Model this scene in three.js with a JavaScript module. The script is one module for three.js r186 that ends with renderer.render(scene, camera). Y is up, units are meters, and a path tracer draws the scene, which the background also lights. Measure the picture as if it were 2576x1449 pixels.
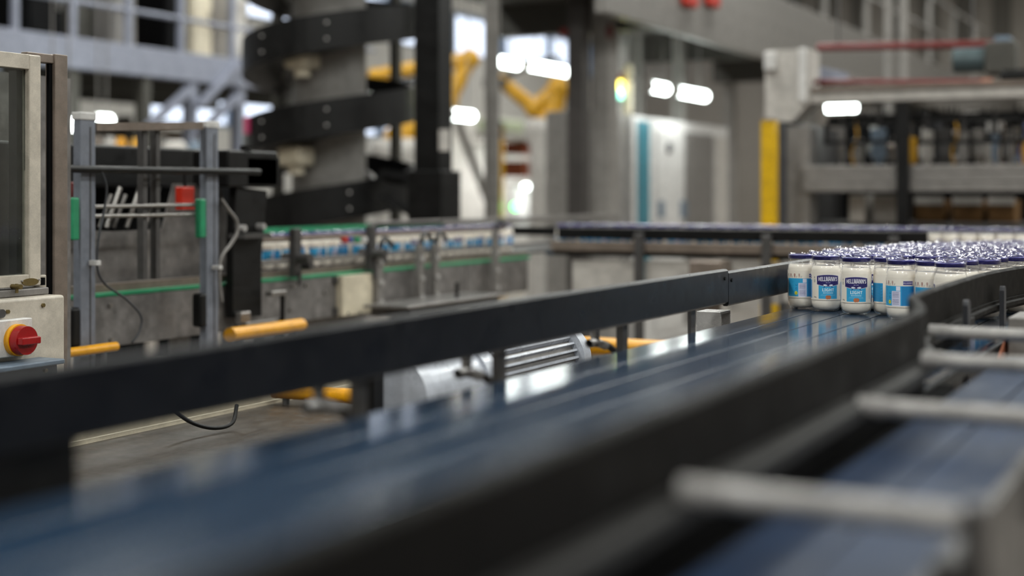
import * as THREE from 'three';
import { RoundedBoxGeometry } from 'three/addons/geometries/RoundedBoxGeometry.js';
import { mergeGeometries } from 'three/addons/utils/BufferGeometryUtils.js';
import { RectAreaLightUniformsLib } from 'three/addons/lights/RectAreaLightUniformsLib.js';
RectAreaLightUniformsLib.init();

// ------------------------------------------------------------------ camera, sky, exposure
// The place is laid out along the conveyor: s runs along it (away from the camera), t across it (towards the far side), y up.
const F = 3550, CX = 1288, HY = 490, EYE = 1.285, SA = 0.4587, CA = 0.8886;
const scene = new THREE.Scene();
const camera = new THREE.PerspectiveCamera(2 * Math.atan(724.5 / F) * 180 / Math.PI, 2576 / 1449, 0.05, 120);
camera.position.set(0, EYE, 0);
camera.lookAt(-SA, EYE, -CA);
camera.setViewOffset(2576, 1449, 0, 234.5, 2576, 1449);
camera.focus = 3.36;
camera.userData.fStop = 1.42;
scene.background = new THREE.Color().setRGB(1.5, 1.62, 1.95);
const renderer = new THREE.WebGLRenderer();
renderer.toneMapping = THREE.LinearToneMapping;
renderer.toneMappingExposure = 1.4;
renderer.shadowMap.enabled = true;

// ------------------------------------------------------------------ helpers
let seed = 7;
const rnd = () => { seed = (seed * 1664525 + 1013904223) >>> 0; return seed / 4294967296; };
const W = (s, t, y) => new THREE.Vector3(-t, y, -s);
const kOf = (px) => (px - CX) / F;
const onT = (px, t) => { const k = kOf(px), D = t / (SA - CA * k); return { D, s: D * (CA + SA * k), t }; };
const onS = (px, s) => { const k = kOf(px), D = s / (CA + SA * k); return { D, s, t: D * (SA - CA * k) }; };
const at = (px, D) => { const k = kOf(px); return { D, s: D * (CA + SA * k), t: D * (SA - CA * k) }; };
const hgt = (py, D) => EYE - (py - HY) / F * D;
function metric(g) {            // uv in metres, from the side each face looks to
  g = g.index ? g.toNonIndexed() : g;
  const p = g.attributes.position, n = new THREE.Vector3(), a = new THREE.Vector3(), b = new THREE.Vector3(), c = new THREE.Vector3();
  const uv = new Float32Array(p.count * 2);
  for (let i = 0; i < p.count; i += 3) {
    a.fromBufferAttribute(p, i); b.fromBufferAttribute(p, i + 1); c.fromBufferAttribute(p, i + 2);
    n.crossVectors(b.clone().sub(a), c.clone().sub(a));
    const ax = Math.abs(n.x), ay = Math.abs(n.y), az = Math.abs(n.z);
    for (let j = 0; j < 3; j++) {
      const q = [a, b, c][j];
      const [u, v] = ay >= ax && ay >= az ? [q.z, q.x] : ax >= az ? [q.z, q.y] : [q.x, q.y];
      uv[(i + j) * 2] = u; uv[(i + j) * 2 + 1] = v;
    }
  }
  g.setAttribute('uv', new THREE.BufferAttribute(uv, 2));
  for (const k of Object.keys(g.attributes)) if (!['position', 'normal', 'uv'].includes(k)) g.deleteAttribute(k);
  return g;
}
function bx(s0, s1, t0, t1, y0, y1, r = 0) {
  const w = Math.abs(t1 - t0), h = Math.abs(y1 - y0), d = Math.abs(s1 - s0);
  const g = r ? new RoundedBoxGeometry(w, h, d, 2, Math.min(r, w / 2.01, h / 2.01, d / 2.01)) : new THREE.BoxGeometry(w, h, d);
  g.translate(-(t0 + t1) / 2, (y0 + y1) / 2, -(s0 + s1) / 2);
  return g;
}
const faceT = (t, px0, px1, py0, py1, thick, r = 0) => { const a = onT(px0, t), b = onT(px1, t), D = (a.D + b.D) / 2; return bx(a.s, b.s, t, t + thick, hgt(py1, D), hgt(py0, D), r); };
const faceS = (s, px0, px1, py0, py1, thick, r = 0) => { const a = onS(px0, s), b = onS(px1, s), D = (a.D + b.D) / 2; return bx(s, s + thick, a.t, b.t, hgt(py1, D), hgt(py0, D), r); };
function bar(a, b, r, seg = 12, r2 = r) {       // round bar between two [s,t,y]
  const A = W(...a), Bv = W(...b), d = Bv.clone().sub(A), g = new THREE.CylinderGeometry(r2, r, d.length(), seg);
  g.applyQuaternion(new THREE.Quaternion().setFromUnitVectors(new THREE.Vector3(0, 1, 0), d.clone().normalize()));
  const m = A.add(Bv).multiplyScalar(0.5); return g.translate(m.x, m.y, m.z);
}
function flatBar(a, b, w, h) {                  // square bar between two [s,t,y]
  const A = W(...a), Bv = W(...b), d = Bv.clone().sub(A), g = new THREE.BoxGeometry(w, d.length(), h);
  g.applyQuaternion(new THREE.Quaternion().setFromUnitVectors(new THREE.Vector3(0, 1, 0), d.clone().normalize()));
  const m = A.add(Bv).multiplyScalar(0.5); return g.translate(m.x, m.y, m.z);
}
function tube(pts, r, seg = 24, rad = 8) { return new THREE.TubeGeometry(new THREE.CatmullRomCurve3(pts.map((p) => W(...p))), seg, r, rad); }
function lathe(profile, seg, at3) { const g = new THREE.LatheGeometry(profile.map(([r, y]) => new THREE.Vector2(r, y)), seg); if (at3) { const v = W(...at3); g.translate(v.x, v.y, v.z); } return g; }
function sweep(path, prof, n = 0) {             // closed profile [[across, y]] along a path [[s,t]]; across > 0 is towards larger t
  let P = path;
  if (n) P = new THREE.CatmullRomCurve3(path.map(([s, t]) => new THREE.Vector3(s, t, 0)), false, 'centripetal').getPoints(n).map((v) => [v.x, v.y]);
  const pos = [], m = prof.length;
  const ring = P.map(([s, t], i) => {
    const a = P[Math.max(0, i - 1)], b = P[Math.min(P.length - 1, i + 1)], ds = b[0] - a[0], dt = b[1] - a[1], l = Math.hypot(ds, dt);
    return prof.map(([o, y]) => W(s - dt / l * o, t + ds / l * o, y));
  });
  const quad = (a, b, c, d) => { for (const v of [a, b, c, a, c, d]) pos.push(v.x, v.y, v.z); };
  for (let i = 0; i + 1 < P.length; i++) for (let j = 0; j < m; j++) { const k = (j + 1) % m; quad(ring[i][j], ring[i + 1][j], ring[i + 1][k], ring[i][k]); }
  const shape = THREE.ShapeUtils.triangulateShape(prof.map(([x, y]) => new THREE.Vector2(x, y)), []);
  for (const [r, fl] of [[ring[0], false], [ring[ring.length - 1], true]]) for (const tr of shape) for (const q of fl ? [...tr].reverse() : tr) pos.push(r[q].x, r[q].y, r[q].z);
  const g = new THREE.BufferGeometry(); g.setAttribute('position', new THREE.Float32BufferAttribute(pos, 3)); g.computeVertexNormals(); return g;
}
function prismY(outline, y0, y1) {              // outline [[s,t]] raised from y0 to y1
  const sh = new THREE.Shape(outline.map(([s, t]) => new THREE.Vector2(-t, s)));
  const g = new THREE.ExtrudeGeometry(sh, { depth: y1 - y0, bevelEnabled: false }); g.rotateX(-Math.PI / 2); return g.translate(0, y0, 0);
}
function prismT(outline, t0, t1) {              // outline [[s,y]] with thickness from t0 to t1
  const sh = new THREE.Shape(outline.map(([s, y]) => new THREE.Vector2(s, y)));
  const g = new THREE.ExtrudeGeometry(sh, { depth: t1 - t0, bevelEnabled: false }); g.rotateY(Math.PI / 2); return g.translate(-t1, 0, 0);
}
function prismS(outline, s0, s1) {              // outline [[t,y]] with thickness from s0 to s1
  const sh = new THREE.Shape(outline.map(([t, y]) => new THREE.Vector2(-t, y)));
  const g = new THREE.ExtrudeGeometry(sh, { depth: s1 - s0, bevelEnabled: false }); return g.translate(0, 0, -s1);
}
const taken = {};
const numbered = (n) => { const i = taken[n] = (taken[n] ?? -1) + 1; return i ? n + '_' + String(i).padStart(3, '0') : n; };
function meshOf(name, geos, m, keepUv) {
  const list = (Array.isArray(geos) ? geos : [geos]).map((g) => keepUv ? g : metric(g));
  const o = new THREE.Mesh(list.length > 1 ? mergeGeometries(list) : list[0], m);
  o.name = name; o.castShadow = o.receiveShadow = true; return o;
}
class Thing {                                   // a Group at the thing's base whose children are its parts
  constructor(name, label, category, [s, t, y], extra = {}) {
    this.o = new THREE.Group(); this.o.name = numbered(name); this.o.position.copy(W(s, t, y)); this.o.userData = { ...(label ? { label } : {}), ...(category ? { category } : {}), ...extra }; scene.add(this.o);
  }
  part(name, geos, m, label, under) {
    const list = (Array.isArray(geos) ? geos : [geos]), p = this.o.position;
    for (const g of list) g.translate(-p.x, -p.y, -p.z);
    const o = meshOf(name, list, m); if (label) o.userData.label = label; (under ?? this.o).add(o); return o;
  }
  light(l, s, t, y, target) { const p = this.o.position, w = W(s, t, y); l.position.copy(w.sub(p)); this.o.add(l); return l; }
}
function struct(name, geos, m, label) { const o = meshOf(numbered(name), geos, m); o.userData = { kind: 'structure', ...(label ? { label } : {}) }; scene.add(o); return o; }

// ------------------------------------------------------------------ materials
function noiseTex(n, fn, srgb) {
  const d = new Uint8Array(n * n * 4);
  for (let y = 0; y < n; y++) for (let x = 0; x < n; x++) { const v = fn(x, y), i = (y * n + x) * 4; d[i] = d[i + 1] = d[i + 2] = Math.max(0, Math.min(255, v * 255)); d[i + 3] = 255; }
  const t = new THREE.DataTexture(d, n, n); t.wrapS = t.wrapT = THREE.RepeatWrapping; t.magFilter = THREE.LinearFilter; t.minFilter = THREE.LinearFilter; if (srgb) t.colorSpace = THREE.SRGBColorSpace; t.needsUpdate = true; return t;
}
const hash = (x, y) => { let h = (x * 374761393 + y * 668265263) | 0; h = Math.imul(h ^ (h >>> 13), 1274126177); return ((h ^ (h >>> 16)) >>> 0) / 4294967296; };
const vn = (x, y, p) => { const xi = Math.floor(x), yi = Math.floor(y), fx = x - xi, fy = y - yi, m = (a) => ((a % p) + p) % p, s = (v) => v * v * (3 - 2 * v); const a = hash(m(xi), m(yi)), b = hash(m(xi + 1), m(yi)), c = hash(m(xi), m(yi + 1)), d = hash(m(xi + 1), m(yi + 1)); return a + (b - a) * s(fx) + (c - a) * s(fy) + (a - b - c + d) * s(fx) * s(fy); };
const fbm = (x, y, p) => 0.5 * vn(x, y, p) + 0.27 * vn(2 * x, 2 * y, 2 * p) + 0.15 * vn(4 * x, 4 * y, 4 * p) + 0.08 * vn(8 * x, 8 * y, 8 * p);
const N = 256;
const texWear = noiseTex(N, (x, y) => 0.80 + 0.2 * fbm(x / 16, y / 16, 16) + 0.06 * (hash(x, y) - 0.5), true);
const texGrime = noiseTex(N, (x, y) => 0.62 + 0.42 * fbm(x / 12, y / 12, 256 / 12 | 0) + 0.05 * (hash(x, y) - 0.5), true);
const texRough = noiseTex(N, (x, y) => 0.62 + 0.5 * fbm(x / 20, y / 20, 12));
const texStreak = noiseTex(N, (x, y) => 0.7 + 0.35 * vn(x / 64, y / 2, 128) * 0.7 + 0.1 * hash(x >> 3, y));
const texStreak2 = noiseTex(N, (x, y) => 0.9 + 0.1 * vn(x / 64, y / 4, 64) + 0.03 * (hash(x, y) - 0.5) + 0.05 * (fbm(x / 32, y / 16, 16) - 0.5), true);
const texRough2 = noiseTex(N, (x, y) => 0.78 + 0.3 * fbm(x / 32, y / 8, 32));
const texFine = noiseTex(N, (x, y) => 0.5 + 0.5 * (hash(x, y) - 0.5) + 0.3 * (fbm(x / 8, y / 8, 32) - 0.5));
const rep = (t, r) => { const c = t.clone(); c.repeat.set(r, r); c.needsUpdate = true; return c; };
const wearA = rep(texWear, 2.2), grimeA = rep(texGrime, 1.3), roughA = rep(texRough, 3), streakA = rep(texStreak, 2), fineA = rep(texFine, 6);
const beltA = texStreak2.clone(); beltA.repeat.set(0.9, 1.2); beltA.needsUpdate = true; const roughB = rep(texRough2, 1.6);
const M = (hex, rough = 0.5, metal = 0, extra = {}) => new THREE.MeshPhysicalMaterial({ color: hex, roughness: rough, metalness: metal, map: wearA, roughnessMap: roughA, ...extra });
const mat = {
  belt: M(0x22354a, 0.14, 0, { map: beltA, roughnessMap: roughB }),
  beltMatt: M(0x192b45, 0.6, 0, { map: beltA, roughnessMap: roughB, specularIntensity: 0.4 }),
  beltGap: M(0x0c0d10, 0.7),
  railBlack: M(0x131419, 0.38, 0, { specularIntensity: 0.7 }),
  railBrown: M(0x12100e, 0.7, 0, { ior: 1.18 }),
  steel: M(0xa9a6a3, 0.34, 0.85, { roughnessMap: streakA }),
  rod: M(0xc2bfbd, 0.3, 0.2),
  steelDull: M(0x8d8986, 0.55, 0.35),
  steelDark: M(0x5a5858, 0.5, 0.4),
  panel: M(0x8a8684, 0.5, 0.15, { map: grimeA }),
  plateGrey: M(0x45464b, 0.5, 0.2),
  cream: M(0xcfc6b8, 0.45),
  creamBox: M(0xe3d8c0, 0.5),
  brownSteel: M(0x8a7d73, 0.45, 0.3),
  profile: M(0x868b97, 0.5, 0.2),
  black: M(0x0b0b0c, 0.5, 0, { specularIntensity: 0.6 }),
  blackMatt: M(0x08080a, 0.75, 0, { ior: 1.2 }),
  green: M(0x2c9a6c, 0.45),
  greenPale: M(0x58b088, 0.5),
  red: M(0xc92a12, 0.45),
  redKnob: M(0xa01216, 0.35),
  redDark: M(0x6e120e, 0.6),
  yellow: M(0xf0a800, 0.42),
  yellowPost: M(0xe8b90a, 0.45),
  gold: M(0xdda51c, 0.45),
  blueGrey: M(0x6f8092, 0.45),
  mezz: M(0x8f93a3, 0.55, 0.1),
  white: M(0xdedcda, 0.5),
  offWhite: M(0xc8c3bd, 0.55),
  teal: M(0x3f8394, 0.5),
  column: M(0x45413f, 0.6),
  columnLight: M(0x96928e, 0.6),
  concrete: M(0x9a9086, 0.75, 0, { map: grimeA }),
  wall: M(0xe6e2dc, 0.8),
  wallBack: M(0xa39b92, 0.8),
  cladDark: M(0x6a655c, 0.7),
  cladLight: M(0xa29a90, 0.7),
  ceiling: M(0x8f8a80, 0.85),
  ironDark: M(0x46443e, 0.7),
  orange: M(0xa8664c, 0.6),
  brick: M(0x9a4a2c, 0.7),
  carton: M(0x6d4c20, 0.8),
  pink: M(0xd0246c, 0.5),
  motor: M(0xc4c9d4, 0.35, 0.1),
  brass: M(0x8c7a50, 0.45, 0.7),
  cable: M(0x3b3d42, 0.5),
  blue: M(0x2e58a8, 0.5),
  tray: M(0x40382f, 0.5, 0.25, { map: grimeA }),
  film: new THREE.MeshPhysicalMaterial({ color: 0xffffff, roughness: 0.015, transmission: 1, thickness: 0, ior: 1.55 }),
  pane: new THREE.MeshPhysicalMaterial({ color: 0xf4f6f6, roughness: 0.06, transmission: 1, thickness: 0, ior: 1.5 }),
  paneDark: new THREE.MeshPhysicalMaterial({ color: 0xdfe3e1, roughness: 0.08, transmission: 1, thickness: 0, ior: 1.5 }),
  glass: new THREE.MeshPhysicalMaterial({ color: 0xffffff, roughness: 0.03, transmission: 1, thickness: 0, ior: 1.5 }),
  mayo: new THREE.MeshPhysicalMaterial({ color: 0xfbf4e8, roughness: 0.35, clearcoat: 0.4, clearcoatRoughness: 0.08 }),
  lid: new THREE.MeshPhysicalMaterial({ color: 0x312f70, roughness: 0.3, metalness: 0.7, clearcoat: 0.3, clearcoatRoughness: 0.08 }),
};
const glow = (r, g, b) => new THREE.MeshStandardMaterial({ color: 0xffffff, emissive: new THREE.Color().setRGB(r, g, b), emissiveIntensity: 1, roughness: 0.4 });
mat.tube = glow(9, 10, 9.6);
mat.ledGreen = glow(0.2, 5, 0.9);
mat.ledYellow = glow(5, 4, 0.03);
mat.ledTeal = glow(0.25, 3.2, 2.2);

// ------------------------------------------------------------------ the hall
const T_WALL = 13, S_BACK = 30, T_RIGHT = -8, S_FRONT = -5, TOP = 6.6;
struct('floor', bx(S_FRONT - 0.3, S_BACK + 0.3, T_RIGHT - 0.3, T_WALL + 0.3, -0.2, 0), mat.concrete, 'brownish grey concrete hall floor');
struct('ceiling', bx(S_FRONT - 0.3, S_BACK + 0.3, T_RIGHT - 0.3, T_WALL + 0.3, TOP, TOP + 0.2), mat.ceiling, 'dark hall ceiling');
struct('wall_back', bx(S_BACK, S_BACK + 0.25, T_RIGHT, T_WALL, 0, TOP), mat.wallBack, 'beige grey far wall of the hall');
struct('wall_right', bx(S_FRONT, S_BACK, T_RIGHT - 0.25, T_RIGHT, 0, TOP), mat.wallBack);
struct('wall_front', bx(S_FRONT - 0.25, S_FRONT, T_RIGHT, T_WALL, 0, TOP), mat.wallBack);
// long window ribbon in the side wall
const WIN = [3.9, 4.72], WIN2 = [2.25, 3.35], WS = [14.5, 29.3], WS2 = [14.5, 22.5];
const wl = (s0, s1, y0, y1) => bx(s0, s1, T_WALL, T_WALL + 0.3, y0, y1);
struct('wall_left', [wl(S_FRONT, S_BACK, 0, WIN2[0]), wl(S_FRONT, S_BACK, WIN2[1], WIN[0]), wl(S_FRONT, S_BACK, WIN[1], TOP), wl(S_FRONT, WS[0], WIN[0], WIN[1]), wl(WS[1], S_BACK, WIN[0], WIN[1]), wl(S_FRONT, WS2[0], WIN2[0], WIN2[1]), wl(WS2[1], S_BACK, WIN2[0], WIN2[1])], mat.wall, 'white painted side wall below the window ribbon');
let winNo = 0;
for (const [W0, S0, n] of [[WIN, WS, 7], [WIN2, WS2, 4]]) for (let i = 0; i < n; i++) {
  const s0 = S0[0] + (S0[1] - S0[0]) / n * i, s1 = S0[0] + (S0[1] - S0[0]) / n * (i + 1), t0 = T_WALL + 0.08, t1 = T_WALL + 0.2;
  const w = new Thing('window_' + (++winNo), '', '', [(s0 + s1) / 2, T_WALL + 0.15, W0[0]], { kind: 'structure' });
  w.part('window_frame', [bx(s0, s0 + 0.07, t0, t1, W0[0], W0[1]), bx(s1 - 0.07, s1, t0, t1, W0[0], W0[1]), bx(s0, s1, t0, t1, W0[0], W0[0] + 0.06), bx(s0, s1, t0, t1, W0[1] - 0.06, W0[1])], mat.blueGrey);
  w.part('pane', bx(s0 + 0.06, s1 - 0.06, T_WALL + 0.13, T_WALL + 0.136, W0[0] + 0.05, W0[1] - 0.05), mat.pane);
}
// roof beams
for (let i = 0; i < 6; i++) struct('trim_' + (i + 1), bx(4 + i * 4.6, 4.25 + i * 4.6, T_RIGHT, T_WALL, TOP - 0.45, TOP), mat.ironDark);

// ------------------------------------------------------------------ lamps
const LAMP = 22;
function hallLamp(s, t, y, label, power, len = 1.5) {
  const l = new Thing('ceiling_lamp', label, 'lamp', [s, t, y], { group: 'ceiling lamps in rows' });
  l.part('housing', [bx(s - len / 2, s + len / 2, t - 0.24, t + 0.24, y + 0.03, y + 0.09, 0.01)], mat.offWhite);
  l.part('diffuser', bx(s - len / 2 + 0.02, s + len / 2 - 0.02, t - 0.225, t + 0.225, y + 0.008, y + 0.03), mat.tube);
  for (const e of [-1, 1]) l.part('hanger', bar([s + e * len * 0.4, t, y + 0.09], [s + e * len * 0.4, t, TOP], 0.008, 6), mat.steelDull);
  const a = new THREE.RectAreaLight(new THREE.Color().setRGB(1, 0.985, 0.94), power, 0.45, len - 0.04); l.light(a, s, t, y); a.rotation.x = -Math.PI / 2; a.castShadow = true;
  const u = new THREE.RectAreaLight(new THREE.Color().setRGB(1, 0.985, 0.94), power * 0.3, 0.45, len - 0.04); l.light(u, s, t, y + 0.1); u.rotation.x = Math.PI / 2; u.castShadow = true;
}
const ORD = ['first', 'second', 'third', 'fourth', 'fifth', 'sixth', 'seventh', 'eighth'];
[-2.4, 1.0, 4.8, 8, 11.2, 15, 19, 24].forEach((s, i) => [[-4.5, 'by the blank wall'], [-0.8, 'over the near lane'], [3.4, 'over the far lane'], [7.4, 'over the platform'], [9.8, 'by the windows']].filter(([t]) => s > 20 || (s > 2 && t < 9) || t < 4).forEach(([t, w]) => hallLamp(s, t, s > 14 ? 5.7 : 4.9, `long white ceiling lamp, ${ORD[i]} from the front ${w}`, LAMP)));
function tubeLamp(px0, px1, py, t, label, y0) {
  const a = onT(px0, t), b = onT(px1, t), D = (a.D + b.D) / 2, y = hgt(py, D), m = (a.s + b.s) / 2, len = b.s - a.s;
  const l = new Thing('tube_lamp', label, 'lamp', [m, t, y], { group: 'tube lamps over the machines' });
  l.part('tube', bar([a.s, t, y], [b.s, t, y], 0.045, 14), mat.tube);
  l.part('end_cap', bar([a.s - 0.02, t, y], [a.s, t, y], 0.05, 14), mat.offWhite); l.part('end_cap', bar([b.s, t, y], [b.s + 0.02, t, y], 0.05, 14), mat.offWhite);
  for (const e of [0.2, 0.8]) l.part('hanger', bar([a.s + len * e, t, y + 0.04], [a.s + len * e, t, y0 ?? TOP], 0.006, 6), mat.steelDull);
  const p = new THREE.RectAreaLight(new THREE.Color().setRGB(0.96, 1, 0.97), 14, 0.08, len); l.light(p, m, t, y - 0.055); p.rotation.x = -Math.PI / 2; p.castShadow = true;
}
tubeLamp(1242, 1300, 157, 5.7, 'shorter glowing tube lamp between the slim grey post and the dark column');
tubeLamp(1326, 1428, 172, 5.7, 'longer glowing tube lamp touching the dark column');
tubeLamp(1634, 1674, 221, 4.3, 'shorter glowing tube lamp above the white cabinet', 2.788);
tubeLamp(1702, 1772, 236, 4.3, 'longer glowing tube lamp above the white cabinet', 2.788);
tubeLamp(1134, 1186, 290, 5.9, 'small glowing tube lamp beside the black column');
tubeLamp(118, 186, 312, 8.2, 'glowing tube lamp seen past the brown post');
tubeLamp(238, 276, 302, 8.2, 'glowing tube lamp beside the capped grey post');
{ const a = onS(2080, 9.3), b = onS(2155, 9.3), y = hgt(271, a.D); // short lamp inside the packing machine, across
  const l = new Thing('tube_lamp', 'short glowing lamp under the pale beam of the packing machine', 'lamp', [9.3, (a.t + b.t) / 2, y]);
  l.part('tube', bar([9.3, a.t, y], [9.3, b.t, y], 0.035, 14), mat.tube);
  l.part('bracket', bx(9.28, 9.32, b.t, a.t, y + 0.03, y + 0.07), mat.offWhite);
  const p = new THREE.RectAreaLight(0xf4fff8, 20, a.t - b.t, 0.06); l.light(p, 9.3, (a.t + b.t) / 2, y - 0.045); p.rotation.x = -Math.PI / 2; p.castShadow = true;
}

// ------------------------------------------------------------------ conveyor A: slat belt with guide rails
const Y0 = 1.0, STRIP = 0.0829;
{
  const c = new Thing('slat_conveyor', 'wide blue slat conveyor carrying the crowd of jars, between dark guide rails', 'conveyor', [1.5, 0.72, 0]);
  for (let i = 0; i < 7; i++) { const t1 = 1.006 - i * STRIP; c.part('belt_strip', bx(-0.7, 3.72, t1 - STRIP + 0.0035, t1, Y0 - 0.012, Y0, 0.0012), mat.belt); }
  c.part('belt_bed', bx(-0.7, 3.72, 0.424, 1.008, Y0 - 0.03, Y0 - 0.0125), mat.beltGap);
  const inner = [[3.7, 0.40], [3.9, 0.35], [4.15, 0.26], [4.4, 0.13], [4.6, -0.05], [4.68, -0.3]], outer = [[4.98, -0.3], [5.06, 0.0], [5.08, 0.25], [5.02, 0.45], [4.9, 0.64], [4.72, 0.8], [4.46, 0.925], [4.2, 0.985], [3.9, 1.02], [3.7, 1.02]];
  c.part('turntable_bed', prismY([...inner, ...outer], Y0 - 0.03, Y0), mat.belt);
  // guide rails: board with chamfered edges
  const board = (h0, h1, w) => [[-w / 2, h0 + 0.004], [-w / 2 + 0.004, h0], [w / 2 - 0.004, h0], [w / 2, h0 + 0.004], [w / 2, h1 - 0.004], [w / 2 - 0.004, h1], [-w / 2 + 0.004, h1], [-w / 2, h1 - 0.004]];
  const farPath = [[3.048, 1.032], [3.4, 1.035], [3.7, 1.038], [4.0, 1.03], [4.25, 0.99], [4.5, 0.945], [4.74, 0.82], [4.93, 0.655], [5.06, 0.46], [5.12, 0.25], [5.09, -0.05]];
  const r1 = c.part('guide_rail', sweep([[-0.7, 1.032], [3.044, 1.032]], board(1.040, 1.118, 0.016)), mat.railBlack, 'dark guide rail along the far edge of the belt');
  const r2 = c.part('guide_rail', sweep(farPath, board(1.034, 1.112, 0.016), 60), mat.railBlack, 'curved dark guide rail behind the jars');
  for (const [s, y] of [[3.02, 1.098], [3.068, 1.092]]) c.part('bolt', bar([s, 1.0245, y], [s, 1.0215, y], 0.0045, 8), mat.black, null, s < 3.04 ? r1 : r2);
  const nearPath = [[-0.5, 0.405], [0.6, 0.406], [1.5, 0.407], [1.95, 0.41], [2.12, 0.42], [2.27, 0.452], [2.38, 0.482], [2.5, 0.489], [2.9, 0.491], [3.2, 0.484], [3.5, 0.45], [3.8, 0.385], [4.1, 0.29], [4.4, 0.16], [4.6, 0]];
  c.part('guide_rail', sweep(nearPath, board(1.050, 1.118, 0.016), 120), mat.railBrown, 'dark brown guide rail along the near edge of the belt');
  c.part('rail_channel', sweep(nearPath.slice(0, 9), [[-0.013, 1.022], [-0.013, 1.028], [-0.024, 1.029], [-0.024, 1.043], [-0.013, 1.046], [-0.013, 1.052], [-0.008, 1.052], [-0.008, 1.022]].reverse(), 90), M(0x2e2d2c, 0.6, 0, { specularIntensity: 0.5 }), 'grey steel channel below the brown rail');
  c.part('rail_channel', sweep(nearPath.slice(7), [[-0.013, 1.030], [-0.013, 1.036], [-0.022, 1.038], [-0.022, 1.046], [-0.013, 1.048], [-0.013, 1.054], [-0.008, 1.054], [-0.008, 1.030]].reverse(), 60), mat.railBrown);
  c.part('rail_skirt', sweep(nearPath.slice(0, 9), [[-0.006, 0.985], [0, 0.985], [0, 1.052], [-0.006, 1.052]], 90), mat.blackMatt);
  c.part('side_frame', sweep([[-0.5, 0.402], [2.0, 0.405], [2.3, 0.43]], [[-0.028, 0.86], [0.012, 0.86], [0.012, 0.985], [-0.028, 0.985]], 20), M(0x0a0a0b, 0.9, 0, { specularIntensity: 0.08 }));
  c.part('side_frame', bx(-0.7, 3.72, 1.012, 1.03, 0.82, 0.985), mat.steelDull);
  c.part('side_frame', sweep(farPath.slice(2), [[-0.012, 0.84], [0.008, 0.84], [0.008, 0.998], [-0.012, 0.998]], 40), mat.steelDull);
  for (const s of [-0.3, 1.6, 3.6]) for (const t of [0.44, 1.0]) c.part('leg', bx(s - 0.03, s + 0.03, t - 0.03, t + 0.03, 0, 0.9), mat.steelDull);
  for (const [s, t] of [[4.5, 0.35], [4.9, 0.1]]) c.part('leg', bx(s - 0.03, s + 0.03, t - 0.03, t + 0.03, 0, 0.97), mat.steelDull);
  // rail supports on the far side
  for (const px of [1740, 2000]) { const p = onT(px, 1.05); c.part('rail_post', bx(p.s - 0.014, p.s + 0.014, 1.046, 1.054, 0.93, 1.075), mat.steelDark); }
  { const p = onT(1800, 1.10); c.part('bracket', [bx(p.s - 0.035, p.s + 0.035, 1.075, 1.135, 1.006, 1.012, 0.002), bx(p.s - 0.035, p.s - 0.030, 1.075, 1.135, 0.93, 1.008), bx(p.s + 0.030, p.s + 0.035, 1.075, 1.135, 0.93, 1.008)], mat.rod, 'bright bent steel bracket'); }
  for (const [px, tt] of [[1525, 1.09], [1210, 1.09], [850, 1.09]]) {
    const p = onT(px, tt), s = p.s;
    const k = c.part('rail_clamp', [bx(s - 0.012, s + 0.012, 1.05, 1.064, 0.965, 1.06), tube([[s - 0.055, 1.10, 1.000], [s - 0.02, 1.095, 0.999], [s, 1.085, 0.992], [s + 0.012, 1.07, 0.975]], 0.007, 16)], mat.steelDark);
    c.part('clamp_handle', tube([[s - 0.06, 1.10, 1.002], [s - 0.03, 1.098, 1.001], [s - 0.005, 1.088, 0.993]], 0.0085, 12), mat.rod, 'bright steel clamp handle', k);
    c.part('clamp_stud', bar([s - 0.03, 1.1, 1.0], [s - 0.03, 1.1, 1.04], 0.009, 10), mat.steel, null, k);
  }
  { const p = onT(120, 1.05); c.part('rail_block', bx(p.s - 0.1, p.s + 0.025, 1.036, 1.09, 0.99, 1.07), mat.black, 'black support block below the rail end'); }
  // support plates and pins of the curved rail
  for (const s of [2.746, 3.2]) c.part('support_plate', prismT([[s - 0.014, 0.93], [s + 0.014, 0.93], [s + 0.014, 1.078], [s + 0.009, 1.086], [s, 1.088], [s - 0.009, 1.086], [s - 0.014, 1.078]], 0.452, 0.462), mat.plateGrey, 'grey support plate with rounded top');
}
// ------------------------------------------------------------------ narrow conveyor beside it, and the cross rods
{
  const c = new Thing('narrow_conveyor', 'narrow dark blue two-lane conveyor below the shiny cross rods', 'conveyor', [1.2, 0.29, 0]);
  for (let i = 0; i < 2; i++) c.part('belt_strip', bx(0.2, 2.62, 0.212 + i * 0.079 + 0.001, 0.212 + (i + 1) * 0.079 - 0.003, Y0 - 0.012, Y0, 0.0012), mat.beltMatt);
  c.part('belt_bed', bx(0.2, 2.62, 0.2, 0.372, Y0 - 0.03, Y0 - 0.0125), mat.beltGap);
  c.part('side_frame', bx(0.2, 2.62, 0.196, 0.209, 0.84, 1.006, 0.002), mat.steelDark);
  for (const s of [0.6, 2.3]) c.part('leg', bx(s - 0.03, s + 0.03, 0.26, 0.32, 0, 0.97), mat.steelDull);
  c.part('cover_plate', prismY([[2.05, 0.2], [2.35, 0.2], [2.35, 0.245], [2.12, 0.245]], 1.0065, 1.010), mat.creamBox, 'beige cover plate lying over the belt end');
}
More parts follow.
